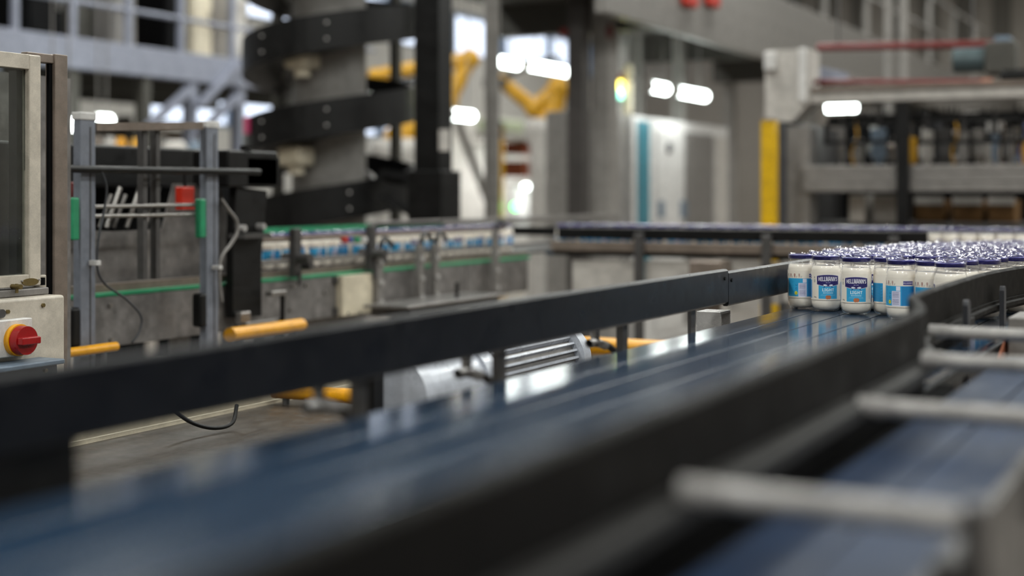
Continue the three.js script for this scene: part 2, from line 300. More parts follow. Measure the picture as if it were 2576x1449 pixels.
for (const [s, t0, y, place] of [[1.0506, 0.385, 1.051, 'nearest and thickest of the cross rods'], [1.63, 0.385, 1.041, 'second nearest cross rod, ending in the brown rail'], [2.02, 0.39, 1.054, 'third cross rod from the front, long and bright'], [2.48, 0.468, 1.051, 'farthest cross rod, below the curved rail']]) {
  const c = new Thing('cross_rod', 'shiny steel rod, ' + place, 'rod', [s, 0.28, y], { group: 'steel cross rods over the narrow conveyor' });
  c.part('shaft', bar([s, 0.172, y], [s, t0, y], 0.0105, 18), mat.rod);
  c.part('collar', bar([s, t0 - 0.022, y], [s, t0 + 0.006, y], 0.0122, 18), mat.rod);
  c.part('clamp', [bx(s - 0.018, s + 0.018, 0.160, 0.176, y - 0.03, y + 0.014, 0.003), bx(s - 0.012, s + 0.012, 0.160, 0.198, 0.93, y - 0.028)], mat.steelDark);
}
{ const p = onT(2556, 0.40);
  const b = new Thing('junction_box', 'grey steel box behind the cross rods at the curved rail', 'box', [2.96, 0.38, 0]);
  b.part('body', bx(2.9, 3.06, 0.31, 0.405, 0.95, 1.045, 0.004), mat.steelDull);
  b.part('stand', bx(2.95, 3.01, 0.34, 0.38, 0, 0.951), mat.steelDark);
  const q = new Thing('orange_plate', 'slanted orange plate between the two support plates', 'plate', [2.95, 0.44, 0.95]);
  q.part('plate', prismT([[2.84, 0.9], [3.0, 0.9], [3.0, 1.012], [2.985, 1.015], [2.84, 0.972]], 0.412, 0.416), mat.orange);
  q.part('stay', bx(2.91, 2.93, 0.414, 0.45, 0.9, 0.94), mat.steelDark);
}

// ------------------------------------------------------------------ jars
const SEAM = 0.041, JR = 0.036, CIRC = 2 * Math.PI * JR, LB = 0.0285, LT = 0.0965;
function labelTexture() {
  const Wd = 2048, Hd = 614, cv = document.createElement('canvas'); cv.width = Wd; cv.height = Hd;
  const c = cv.getContext('2d'), X = (a) => ((((a + SEAM) / CIRC) % 1 + 1) % 1) * Wd, Y = (y) => (LT - y) / (LT - LB) * Hd, S = Wd / CIRC;
  c.fillStyle = '#eee6da'; c.fillRect(0, 0, Wd, Hd);
  const rr = (x, y, w, h, r) => { c.beginPath(); c.moveTo(x + r, y); c.lineTo(x + w - r, y); c.quadraticCurveTo(x + w, y, x + w, y + r); c.lineTo(x + w, y + h - r); c.quadraticCurveTo(x + w, y + h, x + w - r, y + h); c.lineTo(x + r, y + h); c.quadraticCurveTo(x, y + h, x, y + h - r); c.lineTo(x, y + r); c.quadraticCurveTo(x, y, x + r, y); c.closePath(); };
  // front panel
  const fx = X(0), half = 0.0238 * S;
  c.fillStyle = '#3aa9dc'; rr(fx - half, Y(0.071), half * 2, Y(0.0315) - Y(0.071), 14); c.fill();
  const bw = 0.0285 * S, top = Y(0.0905), side = Y(0.0868), low = Y(0.0665), tip = Y(0.0615);
  const badge = (g) => { c.beginPath(); c.moveTo(fx - bw + g, side + g); c.quadraticCurveTo(fx, top - 26 + g, fx + bw - g, side + g); c.lineTo(fx + bw - g, low - g); c.quadraticCurveTo(fx + bw * 0.45, tip - 10 - g, fx, tip - g * 0.4); c.quadraticCurveTo(fx - bw * 0.45, tip - 10 - g, fx - bw + g, low - g); c.closePath(); };
  badge(-7); c.fillStyle = '#f3eee8'; c.fill(); badge(0); c.fillStyle = '#2b2466'; c.fill(); badge(9); c.strokeStyle = '#8f8cc0'; c.lineWidth = 3; c.stroke();
  c.fillStyle = '#f4f2f6'; c.textAlign = 'center'; c.textBaseline = 'middle';
  const word = "HELLMANN'S", span = bw * 1.74; c.font = 'bold 100px sans-serif';
  const wd = [...word].map((k) => c.measureText(k).width * (k === "'" ? 0.8 : 1)), tot = wd.reduce((x, y) => x + y, 0); let run = 0;
  [...word].forEach((k, i) => { const u = (run + wd[i] / 2) / tot - 0.5; run += wd[i]; c.save(); c.translate(fx + u * span, Y(0.0790) - 9 * (1 - 4 * u * u)); c.scale(span / tot * 1.04, 1.12 + 0.28 * (1 - 4 * u * u)); c.fillText(k, 0, 0); c.restore(); });
  c.font = 'bold 24px sans-serif'; c.fillStyle = '#cfcde6'; c.fillText('EST. 1913', fx, Y(0.0708));
  // ribbon bow
  c.strokeStyle = '#2b2466'; c.fillStyle = '#e9edf6'; c.lineWidth = 7;
  for (const e of [-1, 1]) { c.beginPath(); c.moveTo(fx, Y(0.0640)); c.quadraticCurveTo(fx + e * 60, Y(0.0690), fx + e * 108, Y(0.0662)); c.quadraticCurveTo(fx + e * 112, Y(0.0620), fx + e * 60, Y(0.0622)); c.closePath(); c.fill(); c.stroke(); c.beginPath(); c.moveTo(fx + e * 80, Y(0.0622)); c.lineTo(fx + e * 112, Y(0.0580)); c.lineTo(fx + e * 70, Y(0.0600)); c.closePath(); c.fillStyle = '#2b2466'; c.fill(); c.fillStyle = '#e9edf6'; }
  c.fillStyle = '#2b2466'; c.fillRect(fx - 14, Y(0.0655), 28, 26);
  c.fillStyle = '#eaf6fb'; c.font = 'bold 92px sans-serif'; c.fillText('LIGHT', fx, Y(0.0532)); c.font = 'bold 34px sans-serif'; c.fillStyle = '#cdeaf6'; c.fillText('MAYONNAISE', fx, Y(0.0460));
  c.fillStyle = '#7cc6e8'; for (const [y, w] of [[0.0422, 150], [0.0402, 165]]) for (let x = -w; x < w; x += 22) c.fillRect(fx + x, Y(y), 15, 9);
  for (const [dx, dy, r] of [[-16, 0, 0.75], [26, -2, 0.72]]) { const g = '#c4754f'; c.fillStyle = g; c.beginPath(); c.ellipse(fx + dx, Y(0.0352) + dy, 40 * r * 1.35, 56 * r, dx > 0 ? 0.25 : -0.25, 0, 7); c.fill(); c.strokeStyle = '#a85c3c'; c.lineWidth = 4; c.stroke(); }
  // small marks either side of the front panel
  c.fillStyle = '#9a9892'; c.beginPath(); c.ellipse(X(-0.036), Y(0.083), 13, 26, 0, 0, 7); c.fill(); c.fillStyle = '#b9b6b0'; rr(X(-0.0385), Y(0.0785), 46, 70, 14); c.fill();
  c.fillStyle = '#4a4a50'; c.font = 'bold 36px sans-serif'; c.fillText('398g', X(-0.0345), Y(0.0350)); c.fillStyle = '#8d8b86'; for (let i = 0; i < 16; i++) c.fillRect(X(0.0345), Y(0.068) + i * 17, 12, 11); for (let i = 0; i < 13; i++) c.fillRect(X(0.0370), Y(0.064) + i * 19, 8, 12);
  // side panel
  const panel = (a0, a1, y0, y1, col, r = 12) => { c.fillStyle = col; rr(X(a0), Y(y1), (a1 - a0) * S, Y(y0) - Y(y1), r); c.fill(); };
  panel(0.0455, 0.0845, 0.032, 0.076, '#2f97cd'); c.fillStyle = '#2479ab'; for (let i = 0; i < 22; i++) c.fillRect(X(0.050), Y(0.073) + i * 16, 250 + (i * 53 % 70), 7);
  panel(0.0462, 0.0545, 0.030, 0.042, '#3a3f8c', 6);
  // back panel with table, code bars, marks
  panel(0.0915, 0.1495, 0.032, 0.077, '#33a3d6', 8); panel(0.1490, 0.1785, 0.032, 0.077, '#2a86c4', 8);
  c.fillStyle = '#2383b4'; for (let i = 0; i < 20; i++) c.fillRect(X(0.0945), Y(0.074) + i * 17, 120 + (i * 37 % 60), 7); for (let i = 0; i < 20; i++) c.fillRect(X(0.152), Y(0.074) + i * 17, 170 + (i * 61 % 50), 6);
  panel(0.1255, 0.1465, 0.031, 0.0655, '#d9dbf0', 6); c.fillStyle = '#5f5c8e'; for (let i = 0; i < 15; i++) { const h = [7, 4, 9, 5, 8, 4, 7, 10, 5, 8, 4, 9, 6, 4, 8][i]; if (i !== 7) c.fillRect(X(0.1275), Y(0.0632) + i * 17.5, 0.0155 * S, h); }
  panel(0.1365, 0.1462, 0.0665, 0.0762, '#e4e4f2', 5);
  c.fillStyle = '#e8d81e'; c.beginPath(); c.ellipse(X(0.1195), Y(0.0405), 36, 40, 0, 0, 7); c.fill(); c.strokeStyle = '#4d7f3a'; c.lineWidth = 8; c.beginPath(); c.moveTo(X(0.1195) - 14, Y(0.0425)); c.lineTo(X(0.1195), Y(0.037)); c.lineTo(X(0.1195) + 16, Y(0.044)); c.stroke();
  c.strokeStyle = '#1f5f94'; c.lineWidth = 9; c.beginPath(); c.arc(X(0.1208), Y(0.0612), 20, -0.3, 3.4); c.stroke(); c.beginPath(); c.arc(X(0.1208), Y(0.0520), 19, 0.4, 5.4); c.stroke();
  [0.0935, 0.1035, 0.1155, 0.1275].forEach((a, i) => { c.fillStyle = ['#3a1c1c', '#7d2a24', '#7d2a24', '#a8877e'][i]; c.beginPath(); c.ellipse(X(a), Y(0.0856), 17, 30, 0, 0, 7); c.fill(); c.fillRect(X(a) - 8, Y(0.0835), 16, 40); c.fillStyle = '#d9b9ae'; c.beginPath(); c.ellipse(X(a), Y(0.0858), 7, 12, 0, 0, 7); c.fill(); c.fillStyle = '#b9b3ae'; for (let j = 0; j < 4; j++) c.fillRect(X(a) + 26, Y(0.0828) + j * 11, 44 - j * 5, 6); });
  panel(0.1525, 0.1755, 0.0795, 0.0885, '#4a4484', 10); c.strokeStyle = '#c9c6dd'; c.lineWidth = 4; c.stroke(); c.fillStyle = '#dcd9ea'; c.font = 'bold 34px sans-serif'; c.fillText("HELLMANN'S", X(0.164), Y(0.0840));
  const t = new THREE.CanvasTexture(cv); t.colorSpace = THREE.SRGBColorSpace; t.wrapS = THREE.RepeatWrapping; return t;
}
mat.label = new THREE.MeshPhysicalMaterial({ map: labelTexture(), roughness: 0.42, clearcoat: 0.25, clearcoatRoughness: 0.15 });
const H = 0.136;
function jarGeometry() {
  const prof = [[0, 0.0015], [0.024, 0.0008], [0.029, 0.002], [0.0335, 0.008], [0.0354, 0.016], [0.036, 0.024], [0.0361, 0.0262], [0.0356, 0.0270], [0.0356, 0.0975], [0.0361, 0.0985], [0.0361, 0.1015], [0.0352, 0.107], [0.033, 0.1125], [0.0308, 0.1165], [0.0302, 0.120], [0.0302, 0.1275]];
  const glass = lathe(prof, 40);
  const inside = [[0, 0.004], [0.022, 0.0035], [0.0282, 0.006], [0.0322, 0.0115], [0.0340, 0.018], [0.0345, 0.025], [0.0345, 0.1], [0.0338, 0.1055], [0.0324, 0.1100], [0.0316, 0.1113], [0.0310, 0.1118], [0, 0.1108]];
  const mayo = lathe(inside, 40);
  const lidP = [[0.0296, 0.1262], [0.0328, 0.1255], [0.0335, 0.1262], [0.0335, 0.1335], [0.0329, 0.1350], [0.0312, 0.1357], [0.0295, 0.1352], [0.0282, 0.1338], [0.0200, 0.1338], [0.0185, 0.1344], [0, 0.1344]];
  const lid = lathe(lidP, 40);
  const label = new THREE.CylinderGeometry(0.0359, 0.0359, LT - LB, 48, 1, true); label.translate(0, (LT + LB) / 2, 0);
  // tamper film: a wrinkled clear sleeve shrunk over lid and shoulder
  const film = [[0.0345, 0.1122], [0.0338, 0.116], [0.0336, 0.120], [0.0342, 0.1250], [0.0350, 0.130], [0.0352, 0.1350], [0.0344, 0.1370], [0.0326, 0.1378], [0.0295, 0.1378], [0.0265, 0.1372]];
  const fs = [];
  for (let i = 0; i < film.length - 1; i++) for (let j = 0; j < 2; j++) { const u = j / 2; fs.push([film[i][0] + (film[i + 1][0] - film[i][0]) * u, film[i][1] + (film[i + 1][1] - film[i][1]) * u]); }
  fs.push(film[film.length - 1]);
  const f = lathe(fs, 44), p = f.attributes.position;
  for (let i = 0; i < p.count; i++) {
    const x = p.getX(i), y = p.getY(i), z = p.getZ(i), r = Math.hypot(x, z), th = Math.atan2(z, x) / (2 * Math.PI) + 0.5;
    const a = fbm(th * 24, y * 420, 24) - 0.5, b = vn(th * 48, y * 160 + 3, 48) - 0.5, d = Math.min(0.001, a * 0.0022 + b * 0.0012);
    const topness = Math.min(1, Math.max(0, (y - 0.134) / 0.003));
    const w = vn(x * 150 + 40, z * 150 + 40, 97) - 0.5 + 0.5 * (vn(x * 320 + 11, z * 320 + 7, 97) - 0.5), side = vn(th * 14, y * 90, 14) - 0.5;
    const rr = r + (1 - topness) * (side * 0.0016 + d * 0.4);
    p.setXYZ(i, x * rr / r, y + topness * (w * 0.0032 + 0.001), z * rr / r);
  }
  const crisp = f.toNonIndexed(); crisp.computeVertexNormals();      // creased film: each fold is a flat facet
  return { glass, mayo, lid, label, film: crisp };
}
const JG = jarGeometry();
function makeJar(full) {
  const o = new THREE.Group();
  const add = (n, g, m) => { const k = new THREE.Mesh(g, m); k.name = n; k.castShadow = k.receiveShadow = true; o.add(k); };
  add('glass', JG.glass, mat.glass); add('contents', JG.mayo, mat.mayo); add('lid', JG.lid, mat.lid); add('label', JG.label, mat.label); add('film', JG.film, mat.film);
  return o;
}
const jarProto = makeJar(true);
function placeJar(s, t, y, facing, label, group) {
  const j = jarProto.clone(); j.name = numbered('mayonnaise_jar'); j.position.copy(W(s, t, y)); j.rotation.y = Math.atan2(t, s) - (SEAM + facing) / JR;
  j.userData = { label, category: 'jar', group }; scene.add(j); return j;
}
const GA = 'jars crowding the wide conveyor';
const front = [
  [3.48, 0.977, 0.135, 'mayonnaise jar at the end of the front row against the far rail, code bars showing'],
  [3.435, 0.905, -0.0053, 'mayonnaise jar showing its badge, second from the far rail in the front row'],
  [3.374, 0.816, 0.0, 'mayonnaise jar showing its badge squarely, standing foremost in the middle of the row'],
  [3.395, 0.744, 0.098, 'half hidden mayonnaise jar squeezed in right of the two badge-front jars'],
  [3.290, 0.6905, 0.150, 'mayonnaise jar with code bars and small purple badge, cut by the near rail'],
  [3.264, 0.6205, 0.136, 'mayonnaise jar with row of icons, third from the near rail'],
  [3.208, 0.568, 0.07, 'mayonnaise jar leaning nearest to the near guide rail'],
];
const spots = [];
for (const [s, t, a, l] of front) { placeJar(s, t, Y0 + 0.0002, a, l, GA); spots.push([s, t]); }
// the crowd behind, closely packed between the rails
const curveAt = (pts, s) => { for (let i = 0; i + 1 < pts.length; i++) if (s >= pts[i][0] && s <= pts[i + 1][0]) { const u = (s - pts[i][0]) / (pts[i + 1][0] - pts[i][0]); return pts[i][1] + u * (pts[i + 1][1] - pts[i][1]); } return null; };
const innerT = [[2.5, 0.489], [2.9, 0.491], [3.2, 0.484], [3.5, 0.45], [3.8, 0.385], [4.1, 0.29], [4.4, 0.16], [4.6, 0], [5.2, -0.6]], outerT = [[2.5, 1.032], [3.4, 1.032], [3.7, 1.034], [4.0, 1.02], [4.25, 0.982], [4.5, 0.935], [4.74, 0.81], [4.93, 0.645], [5.04, 0.46], [5.08, 0.3]];
const frontS = (t) => 3.20 + (t - 0.55) * 0.66;
const cand = [];
for (let i = 0; i < 40; i++) for (let j = 29; j >= 0; j--) { const d = 0.0748; cand.push([3.0 + i * d * 0.866, 0.3 + j * d + (i % 2 ? d / 2 : 0) - 0.6, i]); }
const rowCount = {}, NTH = ['first', 'second', 'third', 'fourth', 'fifth', 'sixth', 'seventh', 'eighth', 'ninth', 'tenth', 'eleventh', 'twelfth', 'thirteenth', 'fourteenth', 'fifteenth', 'sixteenth'];
let row0 = null;
for (const [s0, t0, i] of cand) {
  const s = s0 + (rnd() - 0.5) * 0.002, t = t0 + (rnd() - 0.5) * 0.002, ti = curveAt(innerT, s), to = curveAt(outerT, s);
  if (ti === null || to === null || t < ti + 0.047 || t > to - 0.049 || s < frontS(t) + 0.02 || t < 0.129 * s - 0.12) continue;
  if (spots.some(([a, b]) => Math.hypot(a - s, b - t) < 0.0731)) continue;
  row0 ??= i; const k = rowCount[i] = (rowCount[i] ?? 0) + 1;
  spots.push([s, t]); placeJar(s, t, Y0 + 0.0002, rnd() * CIRC, i - row0 < 12 ? `mayonnaise jar in the crowd, ${NTH[i - row0]} cross row behind the front, ${NTH[k - 1]} from the far rail` : 'mayonnaise jar deep in the crowd beside the curved rail', GA);
}

// ------------------------------------------------------------------ conveyor C, across the view, with its jars
const SC = 6.34;
{
  const c = new Thing('cross_conveyor', 'conveyor crossing behind the jars with black rail and grey steel side', 'conveyor', [6.7, 1.9, 0]);
  c.part('belt', bx(SC + 0.03, SC + 0.62, -0.3, 3.1, 0.985, 1.0), mat.belt);
  c.part('guide_rail', bx(SC, SC + 0.02, 1.22, 3.02, 1.068, 1.122, 0.004), mat.black, 'black guide rail');
  c.part('guide_rail', bx(SC + 0.0, SC + 0.02, -0.3, 1.215, 1.06, 1.078, 0.004), mat.black, 'low black guide rail');
  c.part('guide_rail', bx(SC + 0.64, SC + 0.66, -0.3, 3.6, 1.06, 1.11, 0.004), mat.black);
  c.part('side_rail', bx(SC - 0.02, SC + 0.02, -0.3, 3.05, 1.008, 1.058, 0.006), mat.brownSteel, 'bright steel tube rail');
  c.part('side_rail', bx(SC + 0.02, SC + 0.03, -0.3, 3.05, 0.985, 1.012), mat.blackMatt);
  for (const [px0, px1] of [[1440, 1600], [1622, 1775], [1790, 1960], [1968, 2130]]) c.part('side_panel', faceS(SC + 0.01, px0, px1, 657, 762, 0.02), mat.offWhite);
  for (const px of [1610, 1930, 2250]) { const p = onS(px, SC - 0.03); c.part('leg', bx(SC - 0.06, SC - 0.022, p.t - 0.02, p.t + 0.02, 0, 1.1, 0.004), mat.steelDark); }
  const p = onS(1775, SC - 0.1); c.part('drive_box', [bx(SC - 0.14, SC + 0.01, p.t - 0.09, p.t + 0.07, 0.78, 0.98, 0.01), bx(SC - 0.1, SC - 0.02, p.t - 0.05, p.t + 0.03, 0, 0.79)], mat.brownSteel);
}
const GC = 'jars on the cross conveyor';
for (let i = 0; i < 4; i++) for (let j = 0; j < 36; j++) {
  const d = 0.0755, s = SC + 0.075 + i * d * 0.9 + (rnd() - 0.5) * 0.002, t = 0.68 + j * d + (i % 2 ? d / 2 : 0) + (rnd() - 0.5) * 0.002;
  if (t > 3.06 || rnd() < 0.06) continue;
  placeJar(s, t, 1.0002, rnd() * CIRC, 'mayonnaise jar behind the rail of the cross conveyor', GC);
}

// ------------------------------------------------------------------ conveyor B, far lane along the machines
const TB = 3.15;
{
  const c = new Thing('lane_conveyor', 'grey steel conveyor with green edge strip running below the machines', 'conveyor', [4.4, 3.3, 0]);
  const s0 = 2.0, s1 = 6.3;
  c.part('belt', bx(s0, s1 + 0.8, TB + 0.05, TB + 0.45, 0.986, 1.0), mat.steelDark);
  const joints = [2.0, 3.02, 3.98, 4.9, 5.65, 6.28];
  for (let i = 0; i + 1 < joints.length; i++) c.part('side_panel', bx(joints[i], joints[i + 1] - 0.006, TB, TB + 0.02, 0.808, 0.966, 0.002), mat.panel);
  c.part('edge_strip', bx(s0, s1, TB - 0.004, TB + 0.03, 0.967, 0.979, 0.002), mat.green, 'green plastic edge strip');
  c.part('top_strip', bx(s0, s1, TB + 0.015, TB + 0.05, 0.979, 1.004), mat.brownSteel);
  for (const s of [2.3, 4.2, 5.9]) for (const t of [TB + 0.02, TB + 0.42]) c.part('leg', bx(s - 0.03, s + 0.03, t, t + 0.05, 0, 0.81), mat.steelDull);
  for (const [px, py] of [[275, 768], [277, 853], [600, 830], [735, 720], [768, 718], [716, 748], [728, 780], [815, 735]]) { const p = onT(px, TB); c.part('bolt', bar([p.s, TB - 0.008, hgt(py, p.D)], [p.s, TB + 0.001, hgt(py, p.D)], 0.007, 10), mat.steel); }
  // guide rails on posts
  const rail = (px0, px1, py0, py1, m, t = TB - 0.02) => { const a = onT(px0, t), b = onT(px1, t); return c.part('guide_rail', [bx(a.s, b.s, t, t + 0.014, hgt(py1, a.D), hgt(py0, a.D), 0.004)], m); };
  rail(655, 1270, 597, 611, mat.brownSteel); rail(655, 1420, 655, 668, mat.steelDull); rail(930, 1560, 558, 576, mat.steelDull, TB + 0.5);
  c.part('guide_rail', bx(4.3, 6.3, TB + 0.5, TB + 0.515, 1.115, 1.145), mat.green, 'green guide strip behind the jars');
  for (const [px, y1] of [[958, 1.06], [1062, 1.075], [1100, 1.075], [1252, 1.12]]) {
    const p = onT(px, TB - 0.06), w = px === 958 ? 0.022 : 0.02;
    const o = c.part('rail_post', bx(p.s - w, p.s + w, TB - 0.06, TB - 0.035, 0.80, y1, 0.003), mat.steelDull);
    for (const y of [0.85, 0.93, 1.01]) c.part('bolt', bar([p.s, TB - 0.068, y], [p.s, TB - 0.06, y], 0.012, 10), mat.rod, null, o);
    c.part('rail_arm', tube([[p.s, TB - 0.05, y1 - 0.02], [p.s + 0.02, TB - 0.05, y1 + 0.03], [p.s + 0.10, TB - 0.02, y1 + 0.045], [p.s + 0.17, TB - 0.01, y1 + 0.01]], 0.01, 14), mat.black, 'curved black rail arm', o);
  }
  for (const px of [748, 938]) { const p = onT(px, TB - 0.04); c.part('rail_post', [bx(p.s - 0.02, p.s + 0.02, TB - 0.045, TB - 0.015, 0.98, 1.16, 0.003), bar([p.s, TB - 0.1, 1.05], [p.s, TB + 0.02, 1.05], 0.02, 10), bar([p.s + 0.05, TB - 0.07, 1.02], [p.s + 0.05, TB, 1.02], 0.016, 10), bar([p.s, TB - 0.05, 0.95], [p.s, TB - 0.05, 1.0], 0.008, 8)], mat.steelDark, 'dark clamp on rail post'); }
}
for (let j = 0; j < 30; j++) { const s = 4.05 + j * 0.0752; if (s > 6.25) break; for (const t of [TB + 0.10, TB + 0.178]) placeJar(s + (t > TB + 0.15 ? 0.037 : 0), t, 1.0002, t < TB + 0.15 && j < 14 ? [0.07, 0.13, 0.16, 0.1][j % 4] : rnd() * CIRC, t < TB + 0.15 && j < 16 ? `mayonnaise jar on the far lane, ${NTH[j]} along from the black upright plate` : t < TB + 0.15 ? 'mayonnaise jar on the far lane beyond the rail posts' : 'mayonnaise jar in the rear file of the far lane', 'jars on the far lane'); }
{ const names = [['red', mat.red, 868, 'small red sensor plug'], ['blue', mat.blue, 880, 'small blue sensor plug'], ['green', mat.green, 899, 'small green sensor plug'], ['white', mat.white, 916, 'small white sensor plug']];
  for (const [n, m, px, l] of names) { const p = onT(px, TB - 0.03), y = hgt(604, p.D); const k = new Thing('sensor_plug', l + ' on the far lane guide rail', 'plug', [p.s, p.t, y]); k.part('body', bx(p.s - 0.013, p.s + 0.013, TB - 0.04, TB - 0.02, y - 0.01, y + 0.012, 0.004), m); k.part('pin', bar([p.s, TB - 0.022, y], [p.s, TB - 0.006, y], 0.004, 8), mat.steel); } }
{ const t = TB - 0.035, a = onT(862, t), b = onT(938, t); const c = new Thing('control_box', 'cream coloured box on the side of the far lane', 'box', [(a.s + b.s) / 2, t, 0.8]);
  c.part('body', bx(a.s, b.s, t, TB - 0.001, hgt(797, a.D), hgt(694, a.D), 0.005), mat.creamBox);
  for (const px of [876, 906]) { const p = onT(px, t); c.part('screw', bar([p.s, t - 0.003, hgt(788, p.D)], [p.s, t + 0.001, hgt(788, p.D)], 0.005, 8), mat.steelDark); }
  for (const py of [703, 782]) c.part('hinge', bx(a.s - 0.02, a.s, t + 0.02, TB - 0.002, hgt(py + 12, a.D), hgt(py - 8, a.D), 0.003), mat.steelDark); }
{ const t = TB - 0.16, a = onT(962, t), b = onT(1210, t); const c = new Thing('infeed_table', 'low dark steel table with bright edge beside the far lane', 'table', [(a.s + b.s) / 2, t, 0.75]);
  c.part('top', bx(a.s, b.s, t - 0.12, TB - 0.07, hgt(776, a.D), hgt(768, a.D), 0.003), mat.steel);
  c.part('apron', bx(a.s + 0.05, b.s - 0.02, t - 0.1, TB - 0.075, hgt(800, a.D), hgt(776, a.D)), mat.steelDark);
  for (const s of [a.s + 0.1, b.s - 0.1]) c.part('leg', bx(s - 0.02, s + 0.02, t - 0.05, t - 0.01, 0, hgt(800, a.D)), mat.steelDark);
  const p = onT(1118, t); c.part('knob', [bar([p.s, t - 0.06, hgt(768, p.D)], [p.s, t - 0.06, hgt(710, p.D)], 0.008, 10), bar([p.s - 0.06, t - 0.06, hgt(757, p.D)], [p.s + 0.03, t - 0.06, hgt(757, p.D)], 0.008, 10)], mat.black); }

// ------------------------------------------------------------------ between the lanes
{ const c = new Thing('drip_tray', 'brownish steel tray with pale lip between the two lanes', 'tray', [2.8, 1.8, 0]);
  c.part('floor_sheet', bx(1.0, 4.1, 1.3, 2.46, 0.695, 0.702), mat.tray);
  c.part('lip', [bx(1.0, 4.1, 2.45, 2.47, 0.70, 0.725)], mat.creamBox, 'pale raised lip'); c.part('lip', bx(1.0, 4.1, 2.40, 2.41, 0.70, 0.712), mat.creamBox);
  for (const s of [1.3, 3.8]) for (const t of [1.36, 2.4]) c.part('leg', bx(s - 0.02, s + 0.02, t - 0.02, t + 0.02, 0, 0.696), mat.steelDark);
  c.part('hose', tube([[2.64, 2.3, 0.78], [2.68, 2.26, 0.735], [2.73, 2.23, 0.715], [2.79, 2.22, 0.72], [2.82, 2.23, 0.76]], 0.005, 30), mat.black, 'black looping hose'); }
{ // gear motor, lying along the lane
  const t = 1.42, a = onT(985, t), b = onT(1412, t), y = hgt(952, onT(1180, t).D), r = 0.072, L = b.s - a.s;
  const c = new Thing('gear_motor', 'pale grey finned gear motor lying behind the wide belt', 'motor', [(a.s + b.s) / 2, t, 0.702]);
  c.part('gearbox', [bar([a.s + 0.03, t, y], [a.s + L * 0.34, t, y], r * 0.94, 28), bx(a.s + L * 0.06, a.s + L * 0.3, t - r * 0.9, t + r * 0.9, y - r * 1.0, y - 0.01, 0.01)], mat.motor);
  c.part('flange', bar([a.s, t, y], [a.s + 0.035, t, y], r * 1.08, 32), mat.motor);
  { const q = onT(953, t); c.part('support_post', bx(q.s - 0.016, q.s + 0.016, t, t + 0.03, 0.702, 1.02), mat.black, 'black support post'); }
  c.part('flange', bar([a.s + L * 0.34, t, y], [a.s + L * 0.40, t, y], r * 1.02, 32), mat.motor);
  c.part('stator', bar([a.s + L * 0.40, t, y], [b.s - 0.05, t, y], r * 0.82, 32), mat.steelDull);
  for (let i = 0; i < 26; i++) { const q = i / 26 * Math.PI * 2, g = bx(a.s + L * 0.42, b.s - 0.052, -0.0025, 0.0025, r * 0.8, r * 0.98); g.rotateZ(q); g.translate(-t, y, 0); c.part('fin', g, mat.motor); }
  c.part('end_cover', bar([b.s - 0.05, t, y], [b.s, t, y], r * 1.16, 32, r * 1.08), mat.motor);
  c.part('terminal_box', bx(a.s + L * 0.44, a.s + L * 0.60, t - 0.05, t + 0.05, y + r * 0.8, y + r * 1.12, 0.008), mat.motor);
  c.part('foot', bx(a.s + 0.05, b.s - 0.08, t - 0.06, t + 0.06, 0.702, y - r * 0.75), mat.steelDark); }
function guardTube(px0, px1, py0, t, r, label) {
  const a = onT(px0, t), b = onT(px1, t), y = hgt(py0, onT((px0 + px1) / 2, t).D);
  const c = new Thing('guard_tube', label, 'guard rail', [(a.s + b.s) / 2, t, 0]);
  c.part('tube', bar([a.s, t, y], [b.s, t, y], r, 18), mat.yellow);
  for (const s of [a.s + 0.05, b.s - 0.05]) c.part('post', bar([s, t, 0], [s, t, y - r * 0.8], r * 0.6, 12), mat.steelDark);
}
function crossTube(s, px0, px1, py, r, label) {
  const a = onS(px0, s), b = onS(px1, s), y = hgt(py, onS((px0 + px1) / 2, s).D), c = new Thing('guard_tube', label, 'guard rail', [s, (a.t + b.t) / 2, 0.702]);
  c.part('tube', bar([s, a.t, y], [s, b.t, y], r, 18), mat.yellow);
  for (const t of [a.t - 0.04, b.t + 0.04]) c.part('post', bar([s, t, s < 4.1 ? 0.702 : 0], [s, t, y - r * 0.8], r * 0.5, 12), mat.steelDark);
}
crossTube(3.2, 690, 1010, 994, 0.021, 'yellow guard tube beside the black disc of the gear motor');
crossTube(4.35, 1408, 1720, 874, 0.03, 'yellow guard tube behind the bright clamp handle');
guardTube(578, 758, 832, 2.95, 0.026, 'yellow guard tube below the black upright plate');
guardTube(110, 292, 884, 2.94, 0.014, 'thin yellow guard tube behind the brown post');

